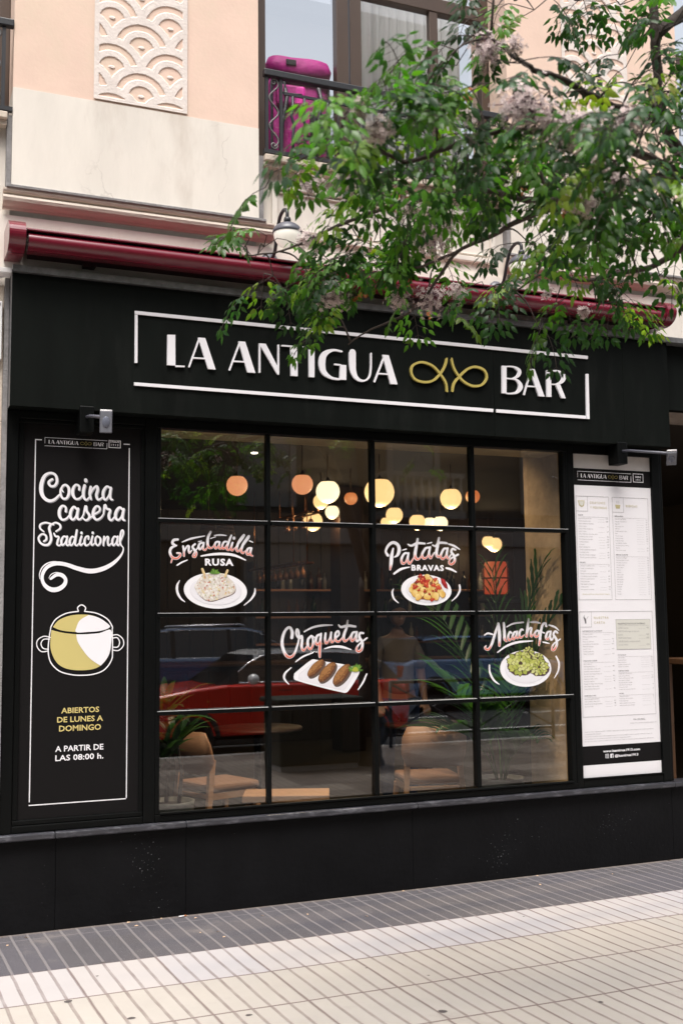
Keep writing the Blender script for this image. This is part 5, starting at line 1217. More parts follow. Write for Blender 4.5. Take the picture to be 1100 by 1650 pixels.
# ------------------------------------------------------------------ inside the bar: pendants
for (u, v, rp, R, mm, lab) in [
  (382,782,17,.15,'globe_peach','dim peach globe pendant alone in the top left pane'),
  (487,780,17,.15,'globe_peach','dim peach globe pendant left of the bright white one'),
  (528,792,19,.15,'globe_white','brightest large globe pendant in the second pane'),
  (517,808,12.5,.11,'globe_yellow','small globe pendant tucked under the brightest large one'),
  (535,825,11.3,.11,'globe_white','small globe pendant low right of the brightest large one'),
  (504,840,15.5,.14,'globe_yellow','globe pendant crossed by the glazing bar in the second pane'),
  (565,803,10.6,.11,'orange_reflection','small orange glow modelling a lamp reflection near the middle mullion'),
  (611,793,24,.17,'globe_yellow','largest globe pendant half behind the middle mullion'),
  (635,830,13.6,.12,'globe_yellow','globe pendant under the largest one in the third pane'),
  (622,842,9,.10,'globe_yellow','tiny globe pendant low left in the third pane'),
  (672,841,13,.12,'globe_yellow','left globe of three sitting on the glazing bar'),
  (692,843,10,.10,'globe_white','middle globe of three sitting on the glazing bar'),
  (709,843,12,.11,'globe_white','right globe of three sitting on the glazing bar'),
  (726,803,17.2,.15,'globe_yellow','large globe pendant alone at the right of the third pane'),
  (761,800,11.5,.11,'orange_reflection','orange glow modelling a lamp reflection split by the right mullion'),
  (786,873,10,.11,'globe_yellow','left of two merged globe pendants in the right column'),
  (796,877,12,.13,'globe_yellow','right of two merged globe pendants in the right column')]:
    d = FPX*R/rp
    for _ in range(3):
        c = PD(u, v, d); k = min(1.0, (9.6+DIST)/(c.y+DIST), (3.18-R-EYE)/(c.z-EYE)); d *= k; R *= k
    c = PD(u, v, d)
    t = thing('globe_pendant', lab, 'lamp', tuple(c), group='globe pendant lamps inside the bar')
    pr = [(R*math.cos(a), R*math.sin(a)) for a in [-math.pi/2+i*(math.pi*0.80)/16 for i in range(17)]]
    b = MB(); b.lathe([(0.0, -R)]+pr[1:], n=32); b.build('globe', M[mm], t)
    zt = pr[-1][1]
    b = MB(); b.lathe([(pr[-1][0]*.75, zt), (pr[-1][0]*.7, zt+.012), (0.02, zt+.02), (0.012, zt+.05)], n=16); b.build('fitting', M['brass_cord'], t)
    top = max(0.1, 3.42-c.z)
    b = MB(); b.tube([(0, 0, zt+.045), (0, 0, top)], 0.006, 6); b.build('cord', M['brass_cord'], t)
    if mm in ('globe_white', 'globe_yellow') and R > .085:
        ld = bpy.data.lights.new('globe_light', 'POINT'); lo = bpy.data.objects.new('globe_light', ld); COL.objects.link(lo); lo.parent = t; lo.location = (0, 0, -R-.04)
        ld.energy = 2.6; ld.color = (1.0, .72, .40); ld.shadow_soft_size = .05
c = PD(410, 756, 11.5)
t = thing('ceiling_downlight', 'small white recessed downlight seen through the top left pane', 'downlight', (c.x, c.y, 3.418))
b = MB(); b.lathe([(0.0, -0.008), (0.032, -0.008), (0.036, 0.0), (0.0, 0.0)], n=20); b.build('diffuser', emitter('downlight_glow', (1, .9, .75), 3.0), t)
for x_, lab in ((1.95, 'added unseen fill downlight over the left window seats'), (3.25, 'added unseen fill downlight over the middle window seats'), (3.75, 'added unseen fill downlight over the potted palm by the window')):  # unseen fill lamps, added to brighten the chairs, palm and stone jamb
    t = thing('ceiling_downlight', lab, 'downlight', (x_, 1.0, 3.418), group='added fill downlights along the window')
    b = MB(); b.lathe([(0.0, -0.006), (0.036, -0.006), (0.045, 0.0), (0.0, 0.0)], n=20); b.build('diffuser', emitter('downlight_glow', (1, .8, .55), 3.0), t)
    ld = bpy.data.lights.new('fill_beam', 'SPOT'); lo = bpy.data.objects.new('fill_beam', ld); COL.objects.link(lo); lo.parent = t; lo.location = (0, 0, -0.03)
    ld.energy = 85 if x_ == 3.25 else 50; ld.color = (1.0, .80, .56); ld.spot_size = math.radians(84 if x_ == 3.25 else 105); ld.spot_blend = .6; ld.shadow_soft_size = .04
# ------------------------------------------------------------------ back bar with bottles, racks
bc = thing('bar_counter', 'long dark wood bar counter at the back of the room', 'counter', (5.0, 8.6, 0.0))
b = MB(); b.box(2.6, 10.5, 8.4, 8.9, 0.0, 1.06)
for i in range(26): b.box(2.62+i*.30, 2.62+i*.30+.28, 8.38, 8.399, .12, 1.0)
part('front', b, M['wood_dark'], bc, 0.006)
b = MB(); b.box(2.55, 10.55, 8.30, 8.98, 1.061, 1.11); part('counter_top', b, M['wood_mid'], bc, 0.01)
bs = thing('bottle_shelf', 'copper edged shelves along the dark back wall of the bar', 'shelf', (5.5, 10.1, 1.2))
for z in (1.30, 1.72, 2.14):
    b = MB(); b.box(5.3, 9.6, 9.95, 10.26, z, z+.025); part('shelf_board', b, M['wood_dark'], bs, .003)
    b = MB(); b.box(5.3, 9.6, 9.935, 9.949, z-.002, z+.03); part('copper_edge', b, M['copper'], bs, .003)
for x in (5.27, 7.4, 9.5):
    b = MB(); b.box(x, x+.03, 9.98, 10.26, 1.11, 2.6); part('upright', b, M['iron'], bs)
bm = [mat('bottle_green', (0.01, 0.04, 0.015), 0.08), mat('bottle_amber', (0.12, 0.035, 0.006), 0.08), mat('bottle_clear', (0.35, 0.33, 0.30), 0.08), mat('bottle_dark', (0.012, 0.008, 0.008), 0.08)]
bprof = [(0.0, 0.0), (.036, 0.0), (.038, .01), (.038, .17), (.030, .20), (.014, .225), (.013, .285), (.016, .287), (.016, .30), (0.0, .30)]
protos = []
nb = 0
blab = {0: 'green glass bottle standing on the back bar shelves', 1: 'amber glass bottle standing on the back bar shelves', 2: 'clear glass bottle standing on the back bar shelves', 3: 'dark glass bottle standing on the back bar shelves'}
rb = random.Random(11)
for k in range(4):
    b = MB(); b.lathe(bprof, n=12); protos.append(b.build('bottle', bm[k])); tag(protos[k], blab[k], 'bottle', 'bottles on the back bar shelves')
used = set()
for z in (1.325, 1.745, 2.165):
    x = 5.45
    while x < 9.4:
        k = rb.randrange(4); o = protos[k]
        if k in used: o = protos[k].copy(); COL.objects.link(o)
        used.add(k); o.location = (x, 10.08+rb.uniform(-.05, .05), z); s = rb.uniform(.85, 1.15); o.scale = (s, s, s*rb.uniform(.9, 1.1)); x += rb.choice([.11, .14, .2, .45])
# glass racks: copper tubes running into the room with wine glasses hanging
def rack(u0, v0, u1, v1, yfar, label, n):
    a = P(u0, v0, yfar); d = ray(u1, v1); yn = a.x/(d.x/d.y)-DIST
    t = thing('glass_rack', label, 'rack', tuple(a), group='copper glass racks')
    e = Vector((a.x, yn, a.z))
    for o in (0.0, 0.18):
        b = MB(); b.tube([a+Vector((o, 0, 0)), e+Vector((o, 0, 0))], .014, 8); part('rail', b, M['copper'], t)
    for q in (0.1, 0.9):
        p_ = a.lerp(e, q)
        for o in (0.0, 0.18):
            b = MB(); b.tube([p_+Vector((o, 0, .012)), (p_.x+o, p_.y, 3.419)], .008, 6); part('hanger', b, M['copper'], t)
    for k in range(n):
        p_ = a.lerp(e, (k+.5)/n)
        for o in (0.09,):
            b = MB(); b.lathe([(.034, -.002), (.034, -.006), (.006, -.014), (.005, -.09), (.03, -.115), (.042, -.15), (.036, -.20), (.034, -.20), (.04, -.15), (.028, -.118), (.0, -.10)], (p_.x+o, p_.y, p_.z+.02), 10); part('wine_glass', b, M['rack_glass'], t)
M['rack_glass'] = mat('wine_glass_copper_lit', (0.55, 0.27, 0.15), 0.08, metal=0.6)  # copper light of the bar put into the glass colour
rack(403, 919, 482, 911, 8.2, 'copper rail with hanging wine glasses in the second row of panes', 9)
rack(446, 838, 497, 826, 8.0, 'copper rail high up at the left of the second pane', 4)
# wicker shades
for u, v, lab in ((336, 862, 'left wicker cone shade above the salad painting'), (364, 860, 'right wicker cone shade above the salad painting')):
    c = PD(u, v, 12)
    t = thing('wicker_shade', lab, 'lamp', tuple(c), group='wicker cone shades')
    b = MB()
    for k in range(20):
        a0 = 2*math.pi*k/20; b.tube([(.05*math.cos(a0), .05*math.sin(a0), .18), (.13*math.cos(a0), .13*math.sin(a0), -.12)], .004, 4)
    for k in range(9):
        r = .05+.08*k/8; b.tube([(r*math.cos(2*math.pi*i/20), r*math.sin(2*math.pi*i/20), .18-.30*k/8) for i in range(21)], .006, 4)
    b.build('shade', M['wood_mid'], t)
    b = MB(); b.tube([(0, 0, .18), (0, 0, max(.3, 3.419-c.z))], .005, 6); b.build('cord', M['brass_cord'], t)
# orange lantern
c = PD(798, 932, 12.0)
t = thing('orange_lantern', 'glowing orange caged lantern behind the palm', 'lantern', (c.x, c.y, c.z-.19))
b = MB(); b.lathe([(0.0, .02), (.12, .02), (.14, .06), (.14, .30), (.11, .37), (0.0, .37)], n=20); b.build('glow_body', M['lantern'], t)
for k in range(6):
    a = 2*math.pi*k/6; b = MB(); b.tube([(.15*math.cos(a), .15*math.sin(a), 0), (.15*math.cos(a), .15*math.sin(a), .38)], .007, 5); b.build('cage_bar', M['wood_dark'], t)
for z in (0.0, .19, .38):
    b = MB(); b.tube([(.15*math.cos(2*math.pi*i/20), .15*math.sin(2*math.pi*i/20), z) for i in range(21)], .008, 5); b.build('cage_ring', M['wood_dark'], t)
tb = thing('side_table', 'dark side table carrying the orange lantern', 'table', (c.x, c.y, 0.0))
b = MB(); b.lathe([(0.0, c.z-.26), (.30, c.z-.26), (.30, c.z-.205), (0.0, c.z-.205)], n=28); b.build('tabletop', M['wood_dark'], tb, .004)
b = MB(); b.lathe([(.20, 0.0), (.20, .02), (.04, .04), (.035, c.z-.261)], n=20); b.build('pedestal', M['iron'], tb)
# ------------------------------------------------------------------ chairs
def chair(loc, rz, label):
    t = thing('dining_chair', label, 'chair', loc, rz, 'light wood chairs by the window')
    W_ = .44; D_ = .44; H = .46
    for sx in (-1, 1):
        b = MB(); b.bar((sx*(W_/2-.02), D_/2-.03, .40), (sx*(W_/2+.015), D_/2+.015, 0), .045, .045, (0, 1, 0), w2=(.028, .028)); b.build('leg', M['wood_light'], t, .005)
        b = MB(); b.bar((sx*(W_/2-.025), -D_/2+.03, .66), (sx*(W_/2+.02), -D_/2-.05, 0), .042, .05, (0, 1, 0), w2=(.028, .03)); b.build('leg', M['wood_light'], t, .005)
        b = MB(); b.bar((sx*(W_/2-.02), -D_/2+.02, .40), (sx*(W_/2-.02), D_/2-.03, .40), .026, .05); b.build('side_rail', M['wood_light'], t, .004)
    b = MB(); b.bar((-W_/2+.03, -D_/2+.01, .40), (W_/2-.03, -D_/2+.01, .40), .05, .028); b.build('back_rail', M['wood_light'], t, .004)
    b = MB(); b.bar((-W_/2+.03, D_/2-.02, .40), (W_/2-.03, D_/2-.02, .40), .05, .028); b.build('front_rail', M['wood_light'], t, .004)
    b = MB(); b.tube([(-W_/2+.01, -D_/2-.025, .16), (0, -D_/2-.07, .16), (W_/2-.01, -D_/2-.025, .16)], .008, 6); b.build('stretcher', M['wood_light'], t)
    b = MB(); b.box(-W_/2, W_/2, -D_/2, D_/2, .426, .485); b.build('seat', M['upholstery'], t, .022)
    b = MB(); n = 14; vs = []; fs = []                     # curved back board with rounded corners
    for side in (0, 1):
        for i in range(n+1):
            s_ = -1+2*i/n; x = s_*.245; y = -D_/2-.06+.085*s_*s_-side*.02
            e = max(0, abs(s_)-.78)/.22; zc = .09*(1-math.sqrt(max(0, 1-e*e)))
            vs += [(x, y, .56+zc), (x, y-.035, .86-zc)]
    m_ = 2*(n+1)
    for i in range(n):
        fs += [(2*i, 2*i+1, 2*i+3, 2*i+2), (m_+2*i, m_+2*i+2, m_+2*i+3, m_+2*i+1), (2*i, 2*i+2, m_+2*i+2, m_+2*i), (2*i+1, m_+2*i+1, m_+2*i+3, 2*i+3)]
    fs += [(0, m_, m_+1, 1), (2*n, 2*n+1, m_+2*n+1, m_+2*n)]
    b.add(vs, fs, 0, True); b.build('backrest', M['chair_back'], t)
    return t
M['chair_back'] = mat('tan_plywood_back', (0.44, 0.245, 0.145), 0.5, var=0.15, vscale=10, stretch=(1, 1, 6))
c = PD(690, 1320, 8.35); chair((c.x, c.y, 0), math.radians(-14), 'light wood chair with tan back, seen from behind by the palm')
c = PD(352, 1320, 8.1); chair((c.x, c.y, 0), math.radians(-72), 'light wood chair turned sideways behind the left window panes')
# bench
c = PD(462, 1320, 7.7)
bn = thing('wooden_bench', 'low light wood bench behind the second column of panes', 'bench', (c.x, c.y, 0), math.radians(-22))
b = MB(); b.box(-.30, .30, -.16, .16, .40, .45); b.build('seat', M['wood_light'], bn, .008)
for sx in (-1, 1):
    for sy in (-1, 1):
        b = MB(); b.bar((sx*.26, sy*.12, .399), (sx*.285, sy*.14, 0), .045, .045, (0, 1, 0), w2=(.03, .03)); b.build('leg', M['wood_light'], bn, .004)
def dtable(u, v, d, label, r=.38):
    c = PD(u, v, d)
    t = thing('bar_table', label, 'table', (c.x, c.y, 0), 0, 'round tables in the bar')
    b = MB(); b.lathe([(0, .72), (r, .72), (r+.006, .735), (r, .75), (0, .75)], n=36); b.build('tabletop', M['wood_dark'], t)
    b = MB(); b.lathe([(.22, 0), (.22, .015), (.05, .035), (.032, .06), (.032, .719)], n=20); b.build('pedestal', M['iron'], t)
dtable(415, 1200, 9.4, 'round dark table behind the sideways chair'); dtable(690, 1180, 9.6, 'round dark table close to the person in a taupe shirt')
# ------------------------------------------------------------------ plants
def strap(mb, base, d0, L, w_, droop, rr, n=9, col=None):
    d = Vector(d0).normalized(); side = d.cross(Vector((0, 0, 1)))
    if side.length < .05: side = Vector((1, 0, 0))
    side.normalize(); p = Vector(base); vs = []; fs = []; cols = []
    for i in range(n+1):
        t = i/n; wd = w_*(math.sin(math.pi*min(1, t*0.86+.12))**.8)*.5
        up = side.cross(d).normalized()
        vs += [p-side*wd, p+up*wd*-.35, p+side*wd]
        cols += [col]*3
        d = (d+Vector((0, 0, -droop*(t**1.3)*2.2/n))).normalized(); p = p+d*(L/n)
        if i: a = 3*i; fs += [(a-3, a-2, a+1, a), (a-2, a-1, a+2, a+1)]
    mb.add(vs, fs, 0, True, cols)
rp = random.Random(21)
def greens(): 
    k = rp.uniform(.6, 1.4); return (0.034*k, 0.088*k, 0.03*k)
c = P(806, 1240, 0.85); c.z = 0
pt = thing('potted_palm', 'tall potted palm with arching strap leaves beside the stone jamb', 'plant', tuple(c))
b = MB(); b.lathe([(0, 0), (.14, 0), (.15, .02), (.17, .48), (.175, .50), (.155, .50), (.15, .46), (0, .46)], n=28); b.build('pot', M['pot'], pt)
b = MB(); b.lathe([(0, .4605), (.145, .4605), (.10, .48), (0, .485)], n=20); b.build('soil', M['soil'], pt)
fronds = [(az_, L_*(.72 if 120 < az_ < 275 else 1.25), s_, n_) for az_, L_, s_, n_ in [(-50, 1.25, .30, 14), (10, 1.35, .35, 14), (95, 1.30, .45, 12), (150, 1.2, .40, 12), (200, 1.1, .5, 12), (250, 1.2, .42, 12), (300, 1.3, .5, 14), (335, 1.05, .6, 10), (60, 1.0, .6, 10), (180, .85, .7, 8), (270, .8, .75, 8), (20, .75, .8, 8)]]
for k, (az, L, sp_, nl) in enumerate(fronds):
    a = math.radians(az+rp.uniform(-10, 10)); b = MB()
    p = Vector((.03*math.cos(a), .03*math.sin(a), .47)); d = Vector((sp_*.45*math.cos(a), sp_*.45*math.sin(a), 1)).normalized(); pts = [p.copy()]; ds = [d.copy()]
    for i in range(16):
        d = (d+Vector((math.cos(a)*.05*sp_, math.sin(a)*.05*sp_, -.022-.009*i*sp_))).normalized(); p = p+d*L/16; pts.append(p.copy()); ds.append(d.copy())
    b.tube(pts, [.007-.0003*i for i in range(17)], 5); b.c = [greens()]*len(b.v)
    for i in range(6, 17):
        for s_ in (-1, 1):
            sd_ = ds[i].cross(Vector((0, 0, 1))).normalized()*s_
            strap(b, pts[i], sd_*.75+ds[i]*.8+Vector((0, 0, .25)), rp.uniform(.28, .46)*(1-.3*abs(i-10)/10), .044, .75, rp, 7, greens())
    b.v = [(min(x, 4.24-pt.location.x-.002*(j % 5)), max(y, .06-pt.location.y+.002*(j % 5)), z) for j, (x, y, z) in enumerate(b.v)]
    b.build('frond', M['leaf'], pt)
c = P(272, 1300, 0.75); c.z = 0
pt = thing('potted_dracaena', 'potted plant with strap leaves at the lower left window corner', 'plant', tuple(c))
b = MB(); b.lathe([(0, 0), (.13, 0), (.14, .02), (.16, .50), (.165, .52), (.145, .52), (.14, .48), (0, .48)], n=28); b.build('pot', M['pot'], pt)
b = MB(); b.lathe([(0, .4805), (.135, .4805), (.10, .50), (0, .505)], n=20); b.build('soil', M['soil'], pt)
for k in range(3):
    q = Vector((-.08+.07*k, -.02+.05*(k % 2), .49)); h_ = (.30, .62, .42)[k]
    b = MB(); b.tube([q, q+Vector((.02, .01, h_*.5)), q+Vector((-.01*k, 0, h_))], [.014, .012, .010], 7); b.build('stem', M['bark'], pt)
    b = MB()
    for i in range(22):
        a = rp.uniform(0, 6.28); strap(b, q+Vector((-.01*k, 0, h_-.10*rp.random())), (math.cos(a), math.sin(a), rp.uniform(.2, 1.4)), rp.uniform(.24, .40), .046, 1.0, rp, 8, greens())
    b.v = [(max(x, 1.46-pt.location.x), max(y, .06-pt.location.y+.002*(j % 5)), z) for j, (x, y, z) in enumerate(b.v)]
    b.build('leaf_tuft', M['leaf'], pt)

c = P(1096, 1061, .75)
ht = thing('high_table', 'brown wooden high table just inside the dark opening at the right edge', 'table', (c.x+.34, .75, 0))
b = MB(); b.box(-.36, .36, -.25, .25, c.z-.045, c.z); b.build('tabletop', M['wood_mid'], ht, .006)
for sx in (-1, 1):
    for sy in (-1, 1):
        b = MB(); b.box(sx*.31-.025, sx*.31+.025, sy*.20-.025, sy*.20+.025, 0, c.z-.0455); b.build('leg', M['wood_mid'], ht, .004)
for z_ in (.30, c.z-.16):
    b = MB(); b.box(-.284, .284, -.215, -.19, z_, z_+.06); b.build('rail', M['wood_mid'], ht, .004)
# ------------------------------------------------------------------ person standing inside
def skinned(name, verts, edges, radii, root=0, sub=2):
    me = bpy.data.meshes.new(name); me.from_pydata(verts, edges, []); o = bpy.data.objects.new(name, me); COL.objects.link(o)
    md = o.modifiers.new('s', 'SKIN'); md.use_smooth_shade = True
    for i, r in enumerate(radii):
        sv = me.skin_vertices[0].data[i]; sv.radius = r if isinstance(r, tuple) else (r, r); sv.use_root = (i == root)
    o.modifiers.new('u', 'SUBSURF').levels = sub; o.modifiers['u'].render_levels = sub
    dg = bpy.context.evaluated_depsgraph_get(); dg.update()
    m2 = bpy.data.meshes.new_from_object(o.evaluated_get(dg))
    v = [tuple(p.co) for p in m2.vertices]; f = [tuple(p.vertices) for p in m2.polygons]
    bpy.data.objects.remove(o); bpy.data.meshes.remove(me); bpy.data.meshes.remove(m2)
    return v, f
def ell(mb, c, r, n=18, m=12):
    vs = []; fs = []
    for j in range(1, m):
        ph = math.pi*j/m
        for k in range(n):
            t = 2*math.pi*k/n; vs.append((c[0]+r[0]*math.sin(ph)*math.cos(t), c[1]+r[1]*math.sin(ph)*math.sin(t), c[2]+r[2]*math.cos(ph)))
    vs += [(c[0], c[1], c[2]+r[2]), (c[0], c[1], c[2]-r[2])]; N = n*(m-1)
    for j in range(m-2):
        for k in range(n): fs.append((j*n+k, (j+1)*n+k, (j+1)*n+(k+1) % n, j*n+(k+1) % n))
    for k in range(n): fs.append((N, k, (k+1) % n)); fs.append((N+1, (m-2)*n+(k+1) % n, (m-2)*n+k))
    mb.add(vs, fs, 0, True)
def person(loc, rz, label):
    t = thing('person', label, 'person', loc, rz)
    V = [(0,0,.98),(0,.01,1.12),(0,.015,1.28),(0,.01,1.42),(0,.0,1.52),(0,-.02,1.60)]; R = [(.15,.11),(.135,.10),(.145,.11),(.125,.095),(.062,.062),(.058,.06)]; E = [(0,1),(1,2),(2,3),(3,4),(4,5)]
    for s in (-1, 1):
        i = len(V); V += [(s*.14,.0,1.45),(s*.19,.01,1.34),(s*.215,.02,1.18),(s*.21,-.06,1.06),(s*.205,-.14,.965),(s*.205,-.165,.915)]
        R += [.062,.055,.045,.042,.028,.033]; E += [(3,i),(i,i+1),(i+1,i+2),(i+2,i+3),(i+3,i+4),(i+4,i+5)]
        h = i+5
        for q, (dx, L) in enumerate(((-.026,.075),(-.009,.086),(.009,.080),(.025,.062))):
            j = len(V); V += [(s*.205+dx,-.195,.885),(s*.205+dx*1.15,-.21-L*.3,.885-L*.55),(s*.205+dx*1.1,-.205-L*.2,.885-L*1.0)]; R += [.0095,.0088,.0075]; E += [(h,j),(j,j+1),(j+1,j+2)]
        j = len(V); V += [(s*.205-s*.038,-.175,.905),(s*.205-s*.058,-.20,.875)]; R += [.011,.0085]; E += [(h,j),(j,j+1)]
        i = len(V); V += [(s*.10,0,.90),(s*.105,-.01,.70),(s*.11,-.015,.50),(s*.11,.01,.30),(s*.11,.03,.10),(s*.112,.02,.05),(s*.118,-.10,.035),(s*.12,-.15,.03)]
        R += [.095,.08,.058,.056,.040,.042,.038,.028]; E += [(0,i)]+[(i+k,i+k+1) for k in range(7)]
    v, f = skinned('body', V, E, R)
    b = MB(); b.add(v, f, 0, True)
    ell(b, (0,-.035,1.715), (.075,.094,.118)); ell(b, (0,-.075,1.645), (.05,.05,.045)); ell(b, (0,-.133,1.70), (.014,.02,.026)); ell(b, (0,-.122,1.655), (.026,.012,.010))
    for s in (-1, 1): ell(b, (s*.078,-.02,1.705), (.010,.02,.032)); ell(b, (s*.03,-.118,1.735), (.02,.01,.008))
    o = b.build('body', M['skin'], t); md = o.modifiers.new('r', 'REMESH'); md.mode = 'VOXEL'; md.voxel_size = .007; md.use_smooth_shade = True
    b = MB(); ell(b, (0,-.018,1.765), (.088,.104,.10)); ell(b, (0,.03,1.69), (.088,.07,.11)); ell(b, (0,-.07,1.80), (.07,.05,.045)); o = b.build('hair', M['hair'], t); md = o.modifiers.new('r', 'REMESH'); md.mode = 'VOXEL'; md.voxel_size = .008; md.use_smooth_shade = True
    b = MB()
    for s in (-1, 1): ell(b, (s*.03,-.124,1.718), (.012,.006,.006), 10, 6)
    b.build('eyes', M['hair'], t)
    V = [(0,.0,.93),(0,.01,1.12),(0,.015,1.28),(0,.01,1.41),(0,.004,1.475)]; R = [(.17,.125),(.16,.12),(.168,.125),(.145,.11),(.082,.078)]; E = [(0,1),(1,2),(2,3),(3,4)]
    for s in (-1, 1):
        i = len(V); V += [(s*.135,.0,1.445),(s*.195,.01,1.33),(s*.225,.018,1.19)]; R += [.072,.070,.076]; E += [(3,i),(i,i+1),(i+1,i+2)]
    v, f = skinned('shirt', V, E, R); b = MB(); b.add(v, f, 0, True); b.build('t_shirt', M['tshirt'], t)
    V = [(0,0,.97)]; R = [(.165,.12)]; E = []
    for s in (-1, 1):
        i = len(V); V += [(s*.10,0,.88),(s*.105,-.01,.70),(s*.11,-.012,.50),(s*.11,.01,.30),(s*.11,.02,.08)]; R += [.105,.09,.072,.068,.062]; E += [(0,i)]+[(i+k,i+k+1) for k in range(4)]
    v, f = skinned('jeans', V, E, R); b = MB(); b.add(v, f, 0, True); b.build('jeans', M['denim'], t)
    for s in (-1, 1):
        v, f = skinned('shoe', [(s*.112,.05,.045),(s*.115,-.04,.04),(s*.12,-.16,.035)], [(0,1),(1,2)], [.05,.05,.04]); b = MB(); b.add(v, f, 0, True); b.build('shoe', M['shoe'], t)
    return t
c = PD(640, 1050, 9.9); person((c.x, c.y, 0.0), math.radians(-12), 'person in a taupe V-neck T-shirt standing inside the bar')
# ------------------------------------------------------------------ the street behind the camera, seen in the window glass
ROADZ = -0.12
def car(name, label, cx, cy, rz, body, gh, hw, bm, rm, wheels, wr, extras):
    t = thing(name, label, 'car', (cx, cy, ROADZ), rz)
    n = len(body); zm = .55
    lay = [(-hw, .955), (-hw+.05, .99), (-hw+.14, 1.0), (hw-.14, 1.0), (hw-.05, .99), (hw, .955)]
    xs = [p[0] for p in body]; xc = (min(xs)+max(xs))/2
    vs = []; fs = []
    for y, s in lay:
        for (x, z) in body: vs.append((xc+(x-xc)*(s if s < 1 else 1), y, zm+(z-zm)*(s*.98 if s < .98 else s)))
    for i in range(len(lay)-1):
        for k in range(n): fs.append((i*n+k, i*n+(k+1) % n, (i+1)*n+(k+1) % n, (i+1)*n+k))
    fs.append(tuple(range(n))[::-1]); fs.append(tuple((len(lay)-1)*n+k for k in range(n)))
    b = MB(); b.add(vs, fs); b.build('body', M[bm], t, .02)
    # greenhouse: (x, z) from the front base over the roof to the rear base
    zb = gh[0][1]; zr = max(p[1] for p in gh)
    wof = lambda z: hw-.09-.15*(z-zb)/(zr-zb)
    L = [(x, -wof(z), z) for x, z in gh]; Rr = [(x, wof(z), z) for x, z in gh]; m = len(gh)
    rf = MB(); wn = MB()
    for i in range(m-1):
        q = [L[i], L[i+1], Rr[i+1], Rr[i]]
        if i == 0 or i == m-2:
            g = MB(); g.add(q, [(0, 3, 2, 1)]); g.build('windscreen' if i == 0 else 'rear_window', M['car_glass'], t)
        else:
            rf.add(q, [(0, 3, 2, 1)])
            for sd, s in ((L, -1), (Rr, 1)):
                a_, c_ = sd[i], sd[i+1]; dz_ = .075 if extras.get('mirror') else .03
                rf.add([a_, c_, (c_[0], c_[1]+s*.03, c_[2]-dz_), (a_[0], a_[1]+s*.03, a_[2]-dz_)], [(0, 1, 2, 3)])
    rf.build('roof', M[rm], t, smooth=True)
    sd_ = MB(); sd_.add(L, [tuple(range(m))]); sd_.add(Rr, [tuple(range(m))[::-1]]); sd_.build('pillars', M[extras.get('pillar', bm)], t)
    for (x0, x1) in extras['side']:
        for s in (-1, 1):
            def edge(x):
                for i in range(m-1):
                    a, c = gh[i], gh[i+1]; lo, hi = sorted((a[0], c[0]))
                    if lo <= x <= hi and hi > lo: return a[1]+(c[1]-a[1])*(x-a[0])/(c[0]-a[0])
                return zb
            pts = []
            for k in range(7):
                x = x0+(x1-x0)*k/6; z = max(zb+.03, edge(x)-.055); pts.append((x, z))
            bot = [(x1, zb+.025), (x0, zb+.025)]
            q = [(x, s*(wof(z)+.006), z) for x, z in pts+bot]
            g = MB(); g.add(q, [tuple(range(len(q)))]); g.build('side_window', M['car_glass'], t)
            if extras.get('chrome'):
                g = MB(); g.tube([(x, s*(wof(z)+.012), z+.012) for x, z in pts], .011, 5); g.tube([(x0, s*(wof(zb)+.014), zb+.018), (x1, s*(wof(zb)+.014), zb+.018)], .012, 5); g.build('chrome_trim', M['chrome'], t)
    for x in wheels:
        for s in (-1, 1):
            w_ = thing('wheel', '', '', (x, s*(hw-.10), wr)); del w_['label']; del w_['category']; w_.parent = t
            b = MB(); pr = [(wr*.62, -.10), (wr*.9, -.105), (wr, -.08), (wr, .08), (wr*.9, .105), (wr*.62, .10)]
            b.lathe(pr, n=28); o = b.build('tyre', M['tyre'], w_); o.rotation_euler = (math.pi/2, 0, 0)
            b = MB(); b.lathe([(0, -.09), (wr*.16, -.09), (wr*.2, -.07), (wr*.6, -.085), (wr*.61, .085), (wr*.2, .07), (wr*.16, .09), (0, .09)], n=20); o = b.build('rim', M['rim'], w_); o.rotation_euler = (math.pi/2, 0, 0)
            b = MB()
            b.tube([(x+(wr+.035)*math.cos(math.pi*k/14), s*(hw-.005), wr+(wr+.035)*math.sin(math.pi*k/14)) for k in range(15)], .035, 6); b.build('wheel_arch', M['car_plastic'], t)
    xf = max(xs); xr = min(xs)
    for s in (-1, 1):
        b = MB(); ell(b, (xf-extras.get('hlx', .20), s*(hw-.24), extras.get('hlz', .74)), (.12, .15, .11), 16, 10); b.build('headlight', M['headlight'], t)
        b = MB(); b.box(xr+.015, xr+.12, s*(hw-.12)-.08, s*(hw-.12)+.08, .70, .92); b.build('tail_light', M['car_tail'], t, .02)
        b = MB(); ell(b, (gh[0][0]-.42, s*(hw+.10), zb+.07), (.075, .11, .075), 14, 8); b.build('wing_mirror', M[extras.get('mirror', bm)], t)
        b = MB(); b.box(gh[0][0]-1.0, gh[0][0]-.80, s*(hw-.012)-.012, s*(hw-.012)+.012, zb-.10, zb-.075); b.build('door_handle', M['chrome'], t, .005)
        b = MB(); ell(b, (gh[0][0]+.16, s*(hw-.012), zb-.20), (.04, .015, .022), 10, 6); b.build('side_indicator', M['amber'], t)
        if extras.get('rails'):
            b = MB(); b.tube([(gh[2][0], s*(wof(zr)-.03), zr+.03), (0, s*(wof(zr)-.03), zr+.055), (gh[-3][0], s*(wof(zr)-.03), zr+.03)], .018, 6); b.build('roof_rail', M['chrome'], t)
    b = MB(); b.box(xr+.06, xf-.06, -hw+.03, hw-.03, .19, .27); b.build('sill_skirt', M['car_plastic'], t, .02)
    return t
M['car_tail'] = mat('tail_light_red', (0.35, 0.01, 0.01), 0.2)
